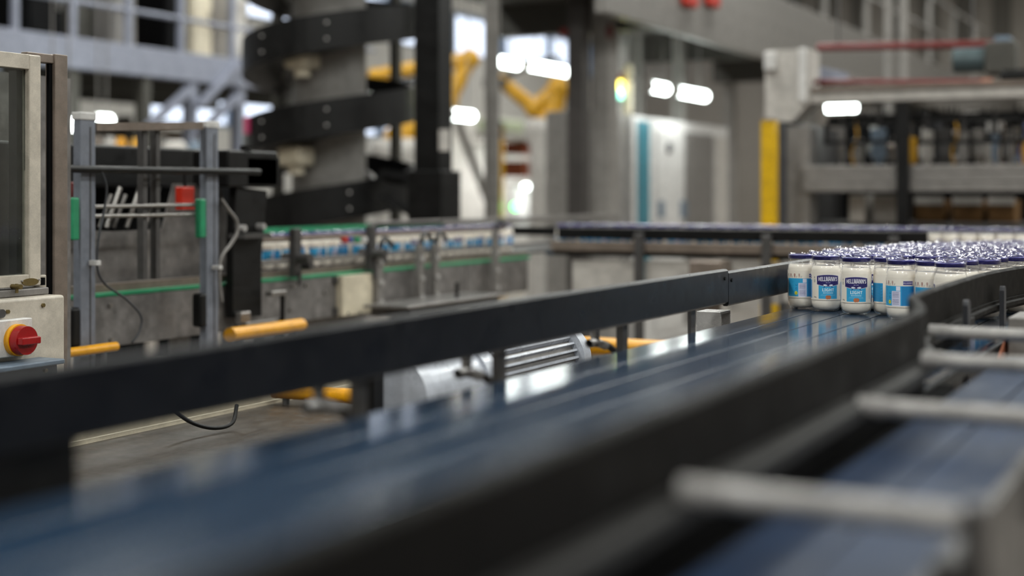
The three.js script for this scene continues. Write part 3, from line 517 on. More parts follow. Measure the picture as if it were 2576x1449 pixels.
// ------------------------------------------------------------------ machine on the far lane: grey posts, black beam, guard sheet
{ const t = 2.98;
  const c = new Thing('post_frame', 'grey profile frame with two capped posts and crossbars before the guard sheet', 'frame', [onT(380, t).s, t, 0]);
  for (const [px, py] of [[222, 302], [535, 322]]) {
    const p = onT(px, t), y1 = hgt(py, p.D);
    const o = c.part('post', bx(p.s - 0.03, p.s + 0.03, t, t + 0.03, 0, y1, 0.003), mat.profile);
    c.part('groove', bx(p.s + 0.006, p.s + 0.010, t - 0.0015, t + 0.001, 0.05, y1 - 0.02), mat.steelDark, null, o);
    c.part('cap', bx(p.s - 0.032, p.s + 0.032, t - 0.004, t + 0.034, y1, y1 + 0.022, 0.003), mat.white, 'white post cap', o);
    c.part('handle', bx(p.s - 0.075, p.s - 0.045, t - 0.012, t + 0.012, hgt(px < 300 ? 603 : 597, p.D), hgt(px < 300 ? 497 : 500, p.D), 0.006), mat.green, 'green vertical strip on the post', o);
    c.part('bracket', bx(p.s - 0.07, p.s - 0.035, t - 0.008, t + 0.03, hgt(px < 300 ? 870 : 820, p.D), hgt(px < 300 ? 770 : 735, p.D), 0.01), mat.black, 'black bracket at the post foot', o);
  }
  const a = onT(245, t), b = onT(513, t);
  c.part('crossbar', flatBar([a.s, t + 0.015, hgt(319, a.D)], [b.s, t + 0.015, hgt(316, b.D)], 0.025, 0.024), mat.brownSteel);
  for (const px of [366, 398]) { const p = onT(px, t + 0.02); c.part('upright', bx(p.s - 0.009, p.s + 0.009, t + 0.02, t + 0.045, hgt(702, p.D), hgt(322, p.D)), mat.steelDark); }
  for (const py of [521, 545]) { const e = onT(508, t); c.part('guide_wire', bar([a.s, t + 0.012, hgt(py - 1, a.D)], [e.s, t + 0.012, hgt(py - 6, e.D)], 0.006, 8), mat.steel); }
  const q = onT(640, t); c.part('rod', bar([onT(150, t).s, t - 0.02, hgt(425, onT(150, t).D)], [q.s, t - 0.02, hgt(433, q.D)], 0.011, 12), mat.black, 'long black rod');
}
{ const t = 3.2;
  const c = new Thing('labelling_machine', 'black beam machine with grey guard sheet above the far lane', 'machine', [onT(400, t).s, t, 0]);
  const a = onT(140, t), b = onT(600, t), yb = hgt(375, onT(400, t).D);
  c.part('beam', bx(onT(140, t + 0.25).s, onT(600, t + 0.25).s, t + 0.25, t + 0.5, hgt(470, onT(400, t + 0.3).D), hgt(372, onT(400, t + 0.3).D), 0.01), mat.black, 'long black beam');
  const g0 = onT(172, t), g1 = onT(582, t), g2 = onT(560, t), g3 = onT(460, t), ym = hgt(705, g0.D);
  c.part('guard_sheet', prismT([[g0.s, 1.0045], [g1.s, 1.0045], [g1.s, hgt(520, g1.D)], [g2.s, hgt(462, g2.D)], [onT(448, t).s, hgt(462, g3.D)], [onT(420, t).s, hgt(575, g3.D)], [onT(300, t).s, hgt(577, g3.D)], [g0.s, hgt(577, g0.D)]], t + 0.02, t + 0.026), mat.panel, 'grey guard sheet with slanted edge');
  c.part('back_sheet', bx(onT(130, t + 0.5).s, onT(600, t + 0.5).s, t + 0.5, t + 0.51, 1.0, hgt(450, onT(400, t + 0.5).D)), mat.blackMatt);
  for (const px of [268, 318, 365, 418]) { const p = onT(px, t + 0.1), q = onT(px + 34, t + 0.1); c.part('slanted_bar', bar([p.s, t + 0.1, hgt(572, p.D)], [q.s, t + 0.1, hgt(472, q.D)], 0.0085, 8), mat.steel, 'slanted bright bar'); }
  for (const px of [250, 286]) { const p = onT(px, t + 0.14), q = onT(px + 30, t + 0.14); c.part('slanted_bar', bar([p.s, t + 0.14, hgt(572, p.D)], [q.s, t + 0.14, hgt(490, q.D)], 0.006, 8), mat.steelDull); }
  // black upright plate at the right end
  const u0 = onT(586, TB - 0.05), u1 = onT(690, TB - 0.05), u2 = onT(658, TB - 0.05), tt = TB - 0.05;
  c.part('upright_plate', prismT([[u0.s, hgt(800, u0.D)], [u2.s, hgt(795, u2.D)], [u2.s, hgt(640, u2.D)], [onT(672, tt).s, hgt(480, u2.D)], [u0.s + 0.02, hgt(470, u0.D)], [u0.s, hgt(600, u0.D)]], tt, tt + 0.03), mat.black, 'black upright plate');
  c.part('head', [bx(u0.s - 0.05, u1.s, tt - 0.02, tt + 0.14, hgt(472, u1.D), hgt(382, u1.D), 0.01), bx(u0.s + 0.05, u1.s + 0.01, tt - 0.02, tt + 0.1, hgt(470, u1.D), hgt(395, u1.D), 0.008), bar([u0.s + 0.07, tt, hgt(388, u1.D)], [u0.s + 0.07, tt, hgt(370, u1.D)], 0.02, 10)], mat.black, 'black machine head');
  c.part('head_cap', bx(u0.s + 0.09, u0.s + 0.15, tt + 0.02, tt + 0.06, hgt(395, u1.D), hgt(389, u1.D)), mat.steel);
  for (const [px, py] of [[617, 574], [665, 570]]) { const p = onT(px, tt - 0.03); c.part('bolt', [bar([p.s, tt - 0.03, hgt(py, p.D)], [p.s, tt, hgt(py, p.D)], 0.012, 12)], mat.rod); }
  c.part('shelf', bx(u0.s, onT(655, tt).s, tt - 0.05, tt + 0.02, hgt(600, u0.D), hgt(588, u0.D)), mat.steelDark);
  c.part('clamp', [bx(onT(650, tt).s, onT(688, tt).s, tt - 0.06, tt - 0.03, hgt(744, u2.D), hgt(731, u2.D), 0.004), bx(onT(590, tt).s, onT(615, tt).s, tt - 0.03, tt, hgt(815, u0.D), hgt(785, u0.D), 0.006), bx(onT(600, tt).s, onT(690, tt).s, tt - 0.04, tt - 0.01, hgt(815, u2.D), hgt(803, u2.D), 0.004)], mat.steel, 'steel clamps at the plate foot');
  c.part('spindle', bar([onT(685, tt).s, tt - 0.045, hgt(850, u1.D)], [onT(685, tt).s, tt - 0.045, hgt(733, u1.D)], 0.009, 10), mat.black);
  c.part('leg', bx(onT(135, t + 0.5).s, onT(150, t + 0.5).s, t + 0.51, t + 0.57, 0, yb), mat.steelDark); c.part('leg', bx(onT(590, t + 0.5).s, onT(600, t + 0.5).s, t + 0.51, t + 0.57, 0, yb), mat.steelDark);
}
{ const t = 3.12, p = onT(474, t); const c = new Thing('reflector', 'red block hanging beside the green strip', 'sensor', [p.s, t, hgt(528, p.D)]);
  c.part('block', bx(p.s - 0.032, p.s + 0.032, t, t + 0.03, hgt(528, p.D), hgt(470, p.D), 0.004), mat.red); c.part('stalk', bar([p.s, t + 0.015, hgt(470, p.D)], [p.s, t + 0.015, hgt(428, p.D)], 0.006, 8), mat.black);
  const q = onT(176, t), d = new Thing('reflector', 'dark red block behind the brown post', 'sensor', [q.s, t, hgt(505, q.D)]); d.part('block', bx(q.s - 0.03, q.s + 0.03, t, t + 0.03, hgt(505, q.D), hgt(458, q.D), 0.004), mat.redDark); d.part('stalk', bar([q.s, t + 0.015, hgt(458, q.D)], [q.s, t + 0.015, hgt(426, q.D)], 0.006, 8), mat.black); d.part('arm', bar([q.s, t + 0.015, hgt(427, q.D)], [q.s, 2.955, hgt(427, q.D)], 0.006, 8), mat.black); }
function cableThing(label, pts, t, r, m) { const P = pts.map(([px, py]) => { const p = onT(px, t); return [p.s, t, hgt(py, p.D)]; }); const c = new Thing('cable', label, 'cable', P[P.length - 1]); c.part('sheath', tube(P, r, 60, 8), m); const e = P[Math.floor(P.length / 2)]; return c; }
{ const c = cableThing('thin dark cable hanging in a wide loop below the first grey post', [[256, 432], [268, 470], [262, 530], [248, 600], [246, 680], [262, 712], [320, 755], [356, 800], [350, 836], [332, 862]], 2.955, 0.0035, mat.cable); const p = onT(247, 2.95); c.part('clip', bx(p.s - 0.008, p.s + 0.008, 2.946, 2.98, hgt(668, p.D), hgt(655, p.D), 0.002), mat.white); }
{ const c = cableThing('thick grey cable bowing out beside the second grey post', [[556, 500], [575, 528], [595, 556], [596, 585], [580, 615], [558, 645], [552, 672], [553, 720], [558, 760]], 2.96, 0.006, mat.steelDull); const p = onT(554, 2.95); c.part('clip', bx(p.s - 0.008, p.s + 0.008, 2.946, 2.98, hgt(678, p.D), hgt(668, p.D), 0.002), mat.white); }

// ------------------------------------------------------------------ cabinet with glazed door and control box at the left edge
{ const t = 2.6, P = (px) => onT(px, t), Dm = P(50).D;
  const c = new Thing('glazed_cabinet', 'cream machine cabinet with dark glazed door and oval nameplate', 'cabinet', [P(20).s, t, 0]);
  const y = (py) => hgt(py, Dm), s0 = P(-190).s, s1 = P(104).s;
  const d = c.part('door_frame', [bx(P(74).s, s1, t, t + 0.03, y(722), y(134), 0.004), bx(s0, P(74).s, t, t + 0.03, y(722), y(692), 0.002), bx(s0, P(74).s, t, t + 0.03, y(172), y(134), 0.002)], mat.cream);
  c.part('pane', bx(s0, P(74).s, t + 0.014, t + 0.018, y(692), y(172)), mat.paneDark, 'dark tinted pane', d);
  c.part('edge_trim', [bx(P(60).s, P(74).s, t + 0.024, t + 0.05, y(690), y(175))], mat.steelDark, null, d);
  const pl = new THREE.CylinderGeometry(0.024, 0.024, 0.003, 28); pl.scale(1, 1, 0.36); pl.rotateX(Math.PI / 2); pl.rotateY(Math.PI / 2); pl.rotateX(Math.PI / 2); pl.rotateX(-Math.PI / 2);
  const oval = (s, yy, a, b, th) => { const sh = new THREE.Shape(); sh.absellipse(0, 0, a, b, 0, Math.PI * 2); const g = new THREE.ExtrudeGeometry(sh, { depth: th, bevelEnabled: false, curveSegments: 20 }); g.rotateY(Math.PI / 2); return g.translate(-t, yy, -s); };
  c.part('nameplate', oval(P(75).s, y(711), 0.026, 0.0088, 0.003), mat.brass, 'oval brass nameplate', d);
  for (const px of [53, 97]) c.part('rivet', bar([P(px).s, t - 0.006, y(707)], [P(px).s, t, y(707)], 0.0018, 8), mat.rod, null, d);
  c.part('knob', [bar([P(30).s, t - 0.03, y(719)], [P(30).s, t, y(719)], 0.006, 12), bar([P(30).s, t - 0.016, y(735)], [P(30).s, t - 0.016, y(712)], 0.004, 8)], mat.brass, null, d);
  c.part('ledge', bx(s0, P(116).s, t - 0.01, t + 0.25, y(745), y(727), 0.003), mat.steelDull);
  c.part('body', bx(s0 - 0.3, onT(110, t + 0.3).s + 0.1, t + 0.3, t + 0.31, 0, y(150)), mat.panel); c.part('inner_cover', bx(s0 - 0.2, onT(30, t + 0.2).s, t + 0.18, t + 0.29, 0.6, y(345), 0.01), mat.steelDark);
  c.part('inner_shelf', bx(s0, P(60).s, t + 0.3, t + 0.36, y(330), y(300)), mat.steelDark);
  c.part('side_panel', bx(P(106).s, P(133).s, t + 0.02, t + 0.035, y(838), y(697), 0.004), mat.cream);
  c.part('hinge', bar([P(113).s, t + 0.01, y(722)], [P(113).s, t + 0.01, y(703)], 0.008, 10), mat.blackMatt);
  const b = new Thing('switch_box', 'cream control box with red rotary switch on yellow disc', 'control box', [P(30).s, t - 0.05, 0]);
  const bd = b.part('body', bx(s0, P(126).s, t - 0.05, t + 0.015, 0.62, y(746), 0.008), mat.cream);
  b.part('stand', bx(s0, P(110).s, t - 0.04, t + 0.01, 0, 0.622), mat.steelDark);
  const tt = t - 0.05, Q = (px) => onT(px, tt), yq = (py) => hgt(py, Q(40).D);
  for (const [px, py] of [[18, 782], [107, 774]]) b.part('screw', bar([Q(px).s, tt - 0.005, yq(py)], [Q(px).s, tt + 0.001, yq(py)], 0.0052, 6), mat.brass, null, bd);
  b.part('button', bar([Q(2).s, tt - 0.006, yq(785)], [Q(2).s, tt + 0.001, yq(785)], 0.01, 16), mat.steelDark, null, bd);
  const sq = b.part('switch_plate', bx(Q(-70).s, Q(60).s, tt - 0.028, tt + 0.001, yq(892), yq(800), 0.003), mat.white, 'white switch plate');
  const cs = Q(18).s, cy = yq(851);
  b.part('yellow_disc', bar([cs, tt - 0.042, cy], [cs, tt - 0.028, cy], 0.037, 32), mat.yellow, 'yellow disc', sq);
  b.part('red_knob', [bar([cs, tt - 0.064, cy], [cs, tt - 0.042, cy], 0.033, 32, 0.034), bx(cs - 0.03, cs + 0.026, tt - 0.082, tt - 0.062, cy - 0.008, cy + 0.009, 0.003)], mat.redKnob, 'red rotary knob', sq);
  const k = new Thing('blue_bracket', 'blue grey bracket below the red rotary switch', 'bracket', [Q(30).s, tt - 0.05, 0.62]);
  k.part('top', bx(Q(-120).s, Q(98).s, tt - 0.085, tt - 0.001, yq(918), yq(905), 0.004), mat.blueGrey); k.part('web', prismT([[Q(-120).s, 0.6], [Q(100).s, 0.6], [Q(88).s, yq(917)], [Q(-120).s, yq(917)]], tt - 0.07, tt - 0.001), mat.plateGrey); k.part('bolt', bar([Q(56).s, tt - 0.078, yq(930)], [Q(56).s, tt - 0.06, yq(930)], 0.005, 10), mat.brass);
  const po = new Thing('brown_post', 'brown steel corner post beside the glazed cabinet', 'post', [P(155).s, t + 0.02, 0]);
  const e0 = onT(139, t + 0.04), e1 = onT(171, t + 0.04);
  po.part('shaft', bx(e0.s, e1.s, t + 0.04, t + 0.075, 0, hgt(135, e0.D), 0.003), mat.brownSteel);
  po.part('lintel', bx(P(104).s, e1.s, t + 0.045, t + 0.07, hgt(160, e0.D), hgt(137, e0.D), 0.003), mat.brownSteel);
  po.part('seal', bx(onT(124, t + 0.05).s, e0.s, t + 0.05, t + 0.06, 0.5, hgt(160, e0.D)), mat.blackMatt, 'black rubber seal');
}

// ------------------------------------------------------------------ spiral elevator
{ const D0 = 9.2, p = at(828, D0), R = 0.56, y0 = 0.6;
  const c = new Thing('spiral_elevator', 'black spiral conveyor winding round a grey drum', 'elevator', [p.s, p.t, 0]);
  const pitch = 205 / F * D0, hB = 0.225, yRef = hgt(300, D0 - R * 0.9) ; // mid of the second band at the camera side
  // angle measured so that a turn rises left to right in front
  const axis = W(p.s, p.t, 0), fwd = new THREE.Vector3(SA, 0, CA), right = new THREE.Vector3(CA, 0, -SA);
  const pos = []; const n = 220, turns = 4.6, a0 = -2.3 * 2 * Math.PI;
  const ringAt = (i, r, dy) => { const a = a0 + i / n * turns * 2 * Math.PI; const v = axis.clone().addScaledVector(fwd, Math.cos(a) * r).addScaledVector(right, Math.sin(a) * r); v.y = yRef + a / (2 * Math.PI) * pitch + dy; return v; };
  const strip = (r0, r1, d0, d1) => { const P = []; for (let i = 0; i < n; i++) { const q = (j) => [ringAt(j, r0, d0), ringAt(j, r1, d0), ringAt(j, r1, d1), ringAt(j, r0, d1)]; const A = q(i), B = q(i + 1); for (let k = 0; k < 4; k++) { const m = (k + 1) % 4; for (const v of [A[k], B[k], B[m], A[k], B[m], A[m]]) P.push(v.x, v.y, v.z); } } const g = new THREE.BufferGeometry(); g.setAttribute('position', new THREE.Float32BufferAttribute(P, 3)); g.computeVertexNormals(); return g; };
  c.part('outer_guard', strip(R, R - 0.015, -hB / 2, hB / 2), mat.black, 'black helical side guard');
  c.part('track', strip(R - 0.015, R - 0.26, -hB / 2, -hB / 2 + 0.03), mat.black);
  c.part('inner_guard', strip(R - 0.26, R - 0.275, -hB / 2, hB / 2 - 0.08), mat.steelDull);
  for (let k = 0; k < 10; k++) { const a = -0.62 + 0.124 * k * 1.05; const v = axis.clone().addScaledVector(fwd, Math.cos(a) * 0.235).addScaledVector(right, Math.sin(a) * 0.235); }
  c.part('drum', bar([p.s, p.t, 0], [p.s, p.t, 4.6], 0.24, 40), mat.columnLight, 'grey central drum');
  for (const a of [-0.9, 0.9, 2.4, 3.9]) { const v = axis.clone().addScaledVector(fwd, Math.cos(a) * (R + 0.03)).addScaledVector(right, Math.sin(a) * (R + 0.03)); if (a === 2.4 || a === 3.9) c.part('support_post', bx(-v.z - 0.03, -v.z + 0.03, -v.x - 0.03, -v.x + 0.03, 0, 4.4), mat.ironDark); }
  for (const [a, turn] of [[-0.7, 0], [0.1, 0], [-0.7, 1], [0.1, 1], [0.35, -1]]) { const v = axis.clone().addScaledVector(fwd, Math.cos(a) * (R + 0.004)).addScaledVector(right, Math.sin(a) * (R + 0.004)); for (const e of [-0.05, 0.05]) { const g = new THREE.SphereGeometry(0.009, 10, 8); g.translate(v.x, yRef + (a / (2 * Math.PI) + turn) * pitch + e, v.z); c.part('bolt', g, mat.rod); } }
  const a = -1.02, v = axis.clone().addScaledVector(fwd, Math.cos(a) * (R + 0.006)).addScaledVector(right, Math.sin(a) * (R + 0.006)); const g = new RoundedBoxGeometry(0.085, 0.11, 0.012, 2, 0.005); g.rotateY(Math.atan2(v.x - axis.x, v.z - axis.z)); g.translate(v.x, yRef + a / (2 * Math.PI) * pitch + 0.06, v.z); c.part('tag', g, mat.pink, 'magenta tag');
  // cream drive units on the drum
  for (const [px, py] of [[760, 150], [745, 395]]) { const q = at(px, D0 - 0.3), yy = hgt(py, D0 - 0.3); c.part('drive_unit', [bx(q.s - 0.09, q.s + 0.09, q.t - 0.09, q.t + 0.09, yy - 0.06, yy + 0.07, 0.03), bar([q.s, q.t, yy - 0.11], [q.s, q.t, yy - 0.02], 0.05, 14)], mat.creamBox, 'cream drive unit'); }
}
{ const D0 = 8.3, p = at(1090, D0), w = 0.105;
  const c = new Thing('black_column', 'broad black steel column beside the spiral conveyor', 'column', [p.s, p.t, 0]);
  c.part('shaft', bx(p.s - w * 0.75, p.s + w * 0.75, p.t - w * 0.8, p.t + w * 0.8, 0.6, TOP, 0.004), mat.black);
  c.part('foot', bx(p.s - 0.13, p.s + 0.1, p.t - 0.13, p.t + 0.1, 0, hgt(430, D0), 0.006), mat.black);
  c.part('arm', [flatBar([p.s, p.t + 0.1, hgt(455, D0)], [p.s + 0.25, p.t + 0.5, hgt(440, D0)], 0.05, 0.09), flatBar([p.s, p.t + 0.1, hgt(545, D0)], [p.s + 0.2, p.t + 0.45, hgt(500, D0)], 0.05, 0.1)], mat.black);
  const q = at(1117, D0 - 0.2); c.part('gauge', [bar([q.s, q.t, hgt(382, D0)], [q.s, q.t, hgt(330, D0)], 0.03, 12)], mat.offWhite, 'pale cylinder on the column'); }

// ------------------------------------------------------------------ platform at the left, above
{ const t = 8.5, y = 2.32;
  const c = new Thing('platform', 'grey steel platform with railing and braces at upper left', 'platform', [10, t, 0]);
  c.part('deck_edge', bx(5.5, 13.2, t, t + 0.12, y, y + 0.26, 0.01), mat.mezz, 'grey deck edge beam'); c.part('deck', bx(5.5, 13.2, t + 0.12, t + 2.4, y + 0.2, y + 0.26), mat.mezz); c.part('deck_beam', [bx(5.5, 13.2, t + 1.1, t + 1.22, y - 0.04, y + 0.2), bx(5.5, 13.2, t + 2.2, t + 2.3, y - 0.04, y + 0.2)], mat.ironDark);
  for (const px of [-80, 45, 190, 330, 462, 590]) { const p = onT(px, t); c.part('railing_post', bx(p.s - 0.025, p.s + 0.025, t + 0.01, t + 0.06, y + 0.26, y + 1.36), mat.mezz); }
  for (const h of [0.56, 0.95, 1.34]) c.part('rail', bar([5.5, t + 0.035, y + h], [13.2, t + 0.035, y + h], 0.022, 10), mat.mezz);
  for (const px of [-20, 180, 362, 480, 600]) { const p = onT(px, t + 0.06); c.part('column', bx(p.s - 0.05, p.s + 0.05, t + 0.02, t + 0.12, 0, y + 0.02), px === 362 || px === 180 ? mat.ironDark : mat.mezz); }
  for (const [a, b, ya, yb] of [[372, 480, 318, 222], [500, 606, 268, 150], [505, 600, 330, 240]]) { const p = onT(a, t - 0.02), q = onT(b, t - 0.02); c.part('brace', flatBar([p.s, t - 0.02, hgt(ya, p.D)], [q.s, t - 0.02, hgt(yb, q.D)], 0.09, 0.05), mat.mezz); }
}
function box3(name, label, cat, p, ds, dt, y0, y1, m, extra) { const c = new Thing(name, label, cat, [p.s, p.t, y0]); c.part('body', bx(p.s - ds, p.s + ds, p.t - dt, p.t + dt, y0, y1, 0.02), m); if (extra) extra(c, p); return c; }
{ // equipment standing on the platform
  const Yd = 2.58;
  for (const [px, t, ds, h, m, l] of [[70, 9.3, 0.22, 0.75, mat.blackMatt, 'dark cabinet on the platform at the picture edge'], [165, 9.6, 0.16, 1.2, mat.ironDark, 'narrow dark cabinet on the platform behind the second railing post'], [268, 9.4, 0.15, 0.62, mat.steelDull, 'low grey cabinet on the platform'], [395, 9.4, 0.1, 1.3, mat.blackMatt, 'slim black cabinet on the platform'], [470, 9.4, 0.15, 0.92, mat.creamBox, 'cream cabinet on the platform'], [565, 9.2, 0.13, 0.85, mat.offWhite, 'pale cabinet at the end of the platform']]) { const p = onT(px, t); box3('platform_cabinet', l, 'cabinet', p, ds, 0.2, Yd, Yd + h, m, (c) => { c.part('door', bx(p.s - ds * 0.85, p.s + ds * 0.85, p.t - 0.215, p.t - 0.2, Yd + 0.08, Yd + h - 0.08, 0.01), m); c.part('handle', bx(p.s + ds * 0.6, p.s + ds * 0.7, p.t - 0.23, p.t - 0.214, Yd + h * 0.4, Yd + h * 0.6), mat.steel); }); }
  // racks and drums below the platform
  for (const [px, t, w, y1, m, l] of [[230, 10.2, 0.55, 2.1, mat.brownSteel, 'brown shelving below the platform'], [440, 10.6, 0.6, 2.0, mat.carton, 'brown boxes stacked below the platform']]) { const p = onT(px, t); const c = new Thing('storage_rack', l, 'rack', [p.s, t, 0]); for (const e of [-1, 1]) c.part('upright', bx(p.s + e * w - 0.04, p.s + e * w + 0.04, t, t + 0.6, 0, y1), mat.ironDark); for (const h of [0.5, 1.0, 1.5, 1.95]) { c.part('shelf', bx(p.s - w, p.s + w, t, t + 0.6, h, h + 0.05), m); } for (const h of [0.55, 1.05, 1.55]) c.part('load', bx(p.s - w * 0.9, p.s + w * 0.8, t + 0.05, t + 0.55, h, h + 0.34), h > 1.5 ? mat.offWhite : m); }
  for (const [px, m, r, l] of [[246, mat.brownSteel, 0.035, 'narrow brown canister behind the first grey post'], [276, mat.offWhite, 0.045, 'pale canister right of the first grey post'], [304, mat.yellow, 0.045, 'yellow canister left of the dark upright'], [344, mat.gold, 0.05, 'gold canister beside the dark upright'], [440, mat.offWhite, 0.1, 'wide pale canister right of the dark upright'], [490, mat.blueGrey, 0.06, 'blue grey canister beside the second grey post']]) { const p = onT(px, 7.4); const c = new Thing('canister', l, 'canister', [p.s, p.t, 0]); c.part('shell', lathe([[0, 0], [r, 0], [r * 1.05, 0.3], [r, 0.31], [r * 1.05, 0.6], [r, 0.61], [r, 0.7], [r * 0.6, 0.76], [0, 0.76]], 20, [p.s, p.t, 0.95]), m); c.part('stand', bx(p.s - r, p.s + r, p.t - r, p.t + r, 0, 0.95), mat.blackMatt); }
}

// ------------------------------------------------------------------ columns, robot cell, cabinets
function column(px, D0, w, m, label) { const p = at(px, D0); const c = new Thing('steel_column', label, 'column', [p.s, p.t, 0]); c.part('web', bx(p.s - 0.012, p.s + 0.012, p.t - w, p.t + w, 0, TOP), m); c.part('flange', bx(p.s - w, p.s + w, p.t - w, p.t - w + 0.02, 0, TOP), m); c.part('flange', bx(p.s - w, p.s + w, p.t + w - 0.02, p.t + w, 0, TOP), m); c.part('base_plate', bx(p.s - w * 1.4, p.s + w * 1.4, p.t - w * 1.4, p.t + w * 1.4, 0, 0.03), m); return c; }
column(1238, 10.2, 0.042, mat.columnLight, 'slim grey steel post left of the tube lamps');
{ const p = at(1455, 10.5), c = new Thing('steel_column', 'thick dark steel column in the middle of the hall', 'column', [p.s, p.t, 0]); c.part('shaft', bx(p.s - 0.06, p.s + 0.06, p.t - 0.065, p.t + 0.065, 0, TOP, 0.004), mat.column); c.part('base_plate', bx(p.s - 0.13, p.s + 0.13, p.t - 0.13, p.t + 0.13, 0, 0.03), mat.column); c.part('sign', bar([p.s - 0.07, p.t + 0.09, hgt(82, 10.5)], [p.s - 0.055, p.t + 0.09, hgt(82, 10.5)], 0.035, 14), mat.redDark); }
{ const p = at(1522, 10.8), c = new Thing('steel_column', 'broad light grey column right of the dark column', 'column', [p.s, p.t, 0]); c.part('shaft', bx(p.s - 0.1, p.s + 0.1, p.t - 0.07, p.t + 0.07, 0, TOP, 0.004), mat.columnLight); c.part('base_plate', bx(p.s - 0.16, p.s + 0.16, p.t - 0.14, p.t + 0.14, 0, 0.03), mat.columnLight); const g = bar([p.s - 0.09, p.t - 0.085, hgt(84, 10.8)], [p.s - 0.09, p.t - 0.07, hgt(84, 10.8)], 0.05, 18); c.part('sign', g, mat.redDark, 'round dark red sign'); }
for (const [px, D0, l] of [[1602, 13, 'thin grey post below the gallery left of the white cabinet lamps'], [1708, 13, 'thin grey post below the gallery above the white cabinet']]) column(px, D0, 0.05, mat.columnLight, l);
{ const p = onT(1535, 4.55), q = onT(1590, 4.55); const yc = hgt(288, q.D); const c = new Thing('grey_cabinet', 'tall plain grey cabinet between column and white cabinet', 'cabinet', [p.s, 4.55, 0]); c.part('body', bx(onT(1500, 4.55).s, onT(1566, 4.55).s, 4.55, 5.0, 0, hgt(288, q.D), 0.01), mat.columnLight); c.part('door', bx(onT(1506, 4.55).s, onT(1560, 4.55).s, 4.535, 4.55, 0.1, hgt(300, q.D), 0.006), mat.columnLight); c.part('handle', bx(onT(1554, 4.5).s, onT(1557, 4.5).s, 4.515, 4.536, 1.0, 1.15), mat.steelDark); }
{ const t = 4.5, a = onT(1592, t), b = onT(1832, t), y1 = hgt(290, a.D);
  const c = new Thing('white_cabinet', 'large white switch cabinet with teal stripe and grey door', 'cabinet', [(a.s + b.s) / 2, t, 0]);
  c.part('body', bx(a.s, b.s, t, t + 0.7, 0, y1, 0.01), mat.white);
  c.part('stripe', bx(onT(1602, t).s, onT(1632, t).s, t - 0.012, t, 0.3, hgt(302, a.D), 0.003), mat.teal, 'teal vertical stripe');
  const d = c.part('door', bx(onT(1648, t).s, onT(1712, t).s, t - 0.02, t, 0.1, y1 - 0.1, 0.006), mat.white); c.part('dial', bar([onT(1677, t).s, t - 0.035, hgt(372, onT(1677, t).D)], [onT(1677, t).s, t - 0.02, hgt(372, onT(1677, t).D)], 0.05, 18), mat.plateGrey, null, d);
  c.part('door', bx(onT(1722, t).s, onT(1790, t).s, t - 0.02, t, 0.1, hgt(336, onT(1750, t).D), 0.006), mat.steelDull, 'grey door');
  c.part('door', bx(onT(1796, t).s, onT(1826, t).s, t - 0.02, t, 0.1, hgt(345, onT(1810, t).D), 0.006), mat.offWhite);
  for (const px of [1650, 1706]) c.part('foot_vent', bx(onT(px, t).s, onT(px + 14, t).s, t - 0.03, t - 0.02, hgt(548, onT(px, t).D), hgt(505, onT(px, t).D)), mat.blueGrey); }
{ const p = at(1556, 11.9); const y = hgt(248, 11.9), yc = hgt(288, onT(1590, 4.55).D); const c = new Thing('signal_tower', 'signal tower with yellow and green lights beside the light column', 'signal light', [p.s, p.t, yc]);
  c.part('pole', bar([p.s, p.t, yc], [p.s, p.t, y], 0.018, 12), mat.offWhite); c.part('green_light', bar([p.s, p.t, y], [p.s, p.t, y + 0.07], 0.035, 16), mat.ledTeal); c.part('yellow_light', bar([p.s, p.t, y + 0.075], [p.s, p.t, y + 0.15], 0.035, 16), mat.ledYellow); c.part('red_light', bar([p.s, p.t, y + 0.155], [p.s, p.t, y + 0.21], 0.035, 16), mat.redDark); c.part('cap', bar([p.s, p.t, y + 0.21], [p.s, p.t, y + 0.24], 0.03, 16), mat.offWhite);
  const l = new THREE.PointLight(0xffee66, 0.04); c.light(l, p.s - 0.05, p.t, y + 0.1); l.castShadow = true;
  const q = at(1580, 11.9); const d = new Thing('wall_lamp', 'tall pale lamp housing beside the signal tower', 'lamp', [q.s, q.t, hgt(287, 11.9)]); d.part('housing', bx(q.s - 0.03, q.s + 0.03, q.t - 0.035, q.t + 0.035, hgt(287, 11.9), hgt(160, 11.9), 0.02), mat.creamBox); d.part('bracket', bx(q.s - 0.02, q.s + 0.02, q.t - 0.06, q.t + 0.16, hgt(205, 11.9), hgt(195, 11.9)), mat.steelDull); }
// robots
function robot(px, D0, joints, label) {
  const p = at(px, D0), c = new Thing('palletizing_robot', label, 'robot', [p.s, p.t, 0]);
  const J = joints.map(([x, y, dd]) => { const q = at(x, D0 + (dd ?? 0)); return [q.s, q.t, hgt(y, D0 + (dd ?? 0))]; });
  c.part('pedestal', lathe([[0, 0], [0.34, 0], [0.34, 0.1], [0.25, 0.14], [0.22, J[0][2] - 0.3], [0.28, J[0][2] - 0.15], [0.28, J[0][2]], [0, J[0][2]]], 24, [J[0][0], J[0][1], 0]), mat.offWhite);
  for (let i = 0; i + 1 < J.length; i++) { const r = [0.12, 0.1, 0.085, 0.06][i] ?? 0.06; c.part('arm_segment', bar(J[i], J[i + 1], r, 16, r * 0.8), mat.gold); const g = new THREE.SphereGeometry(r * 1.3, 16, 12); const v = W(...J[i]); g.translate(v.x, v.y, v.z); c.part('joint', g, mat.gold); }
  const e = J[J.length - 1]; c.part('gripper', [bx(e[0] - 0.12, e[0] + 0.12, e[1] - 0.12, e[1] + 0.12, e[2] - 0.1, e[2], 0.01)], mat.steelDark); c.part('hose', tube([J[0], [J[1][0], J[1][1], J[1][2] + 0.3], J[J.length - 1]], 0.035, 24), mat.ironDark);
}
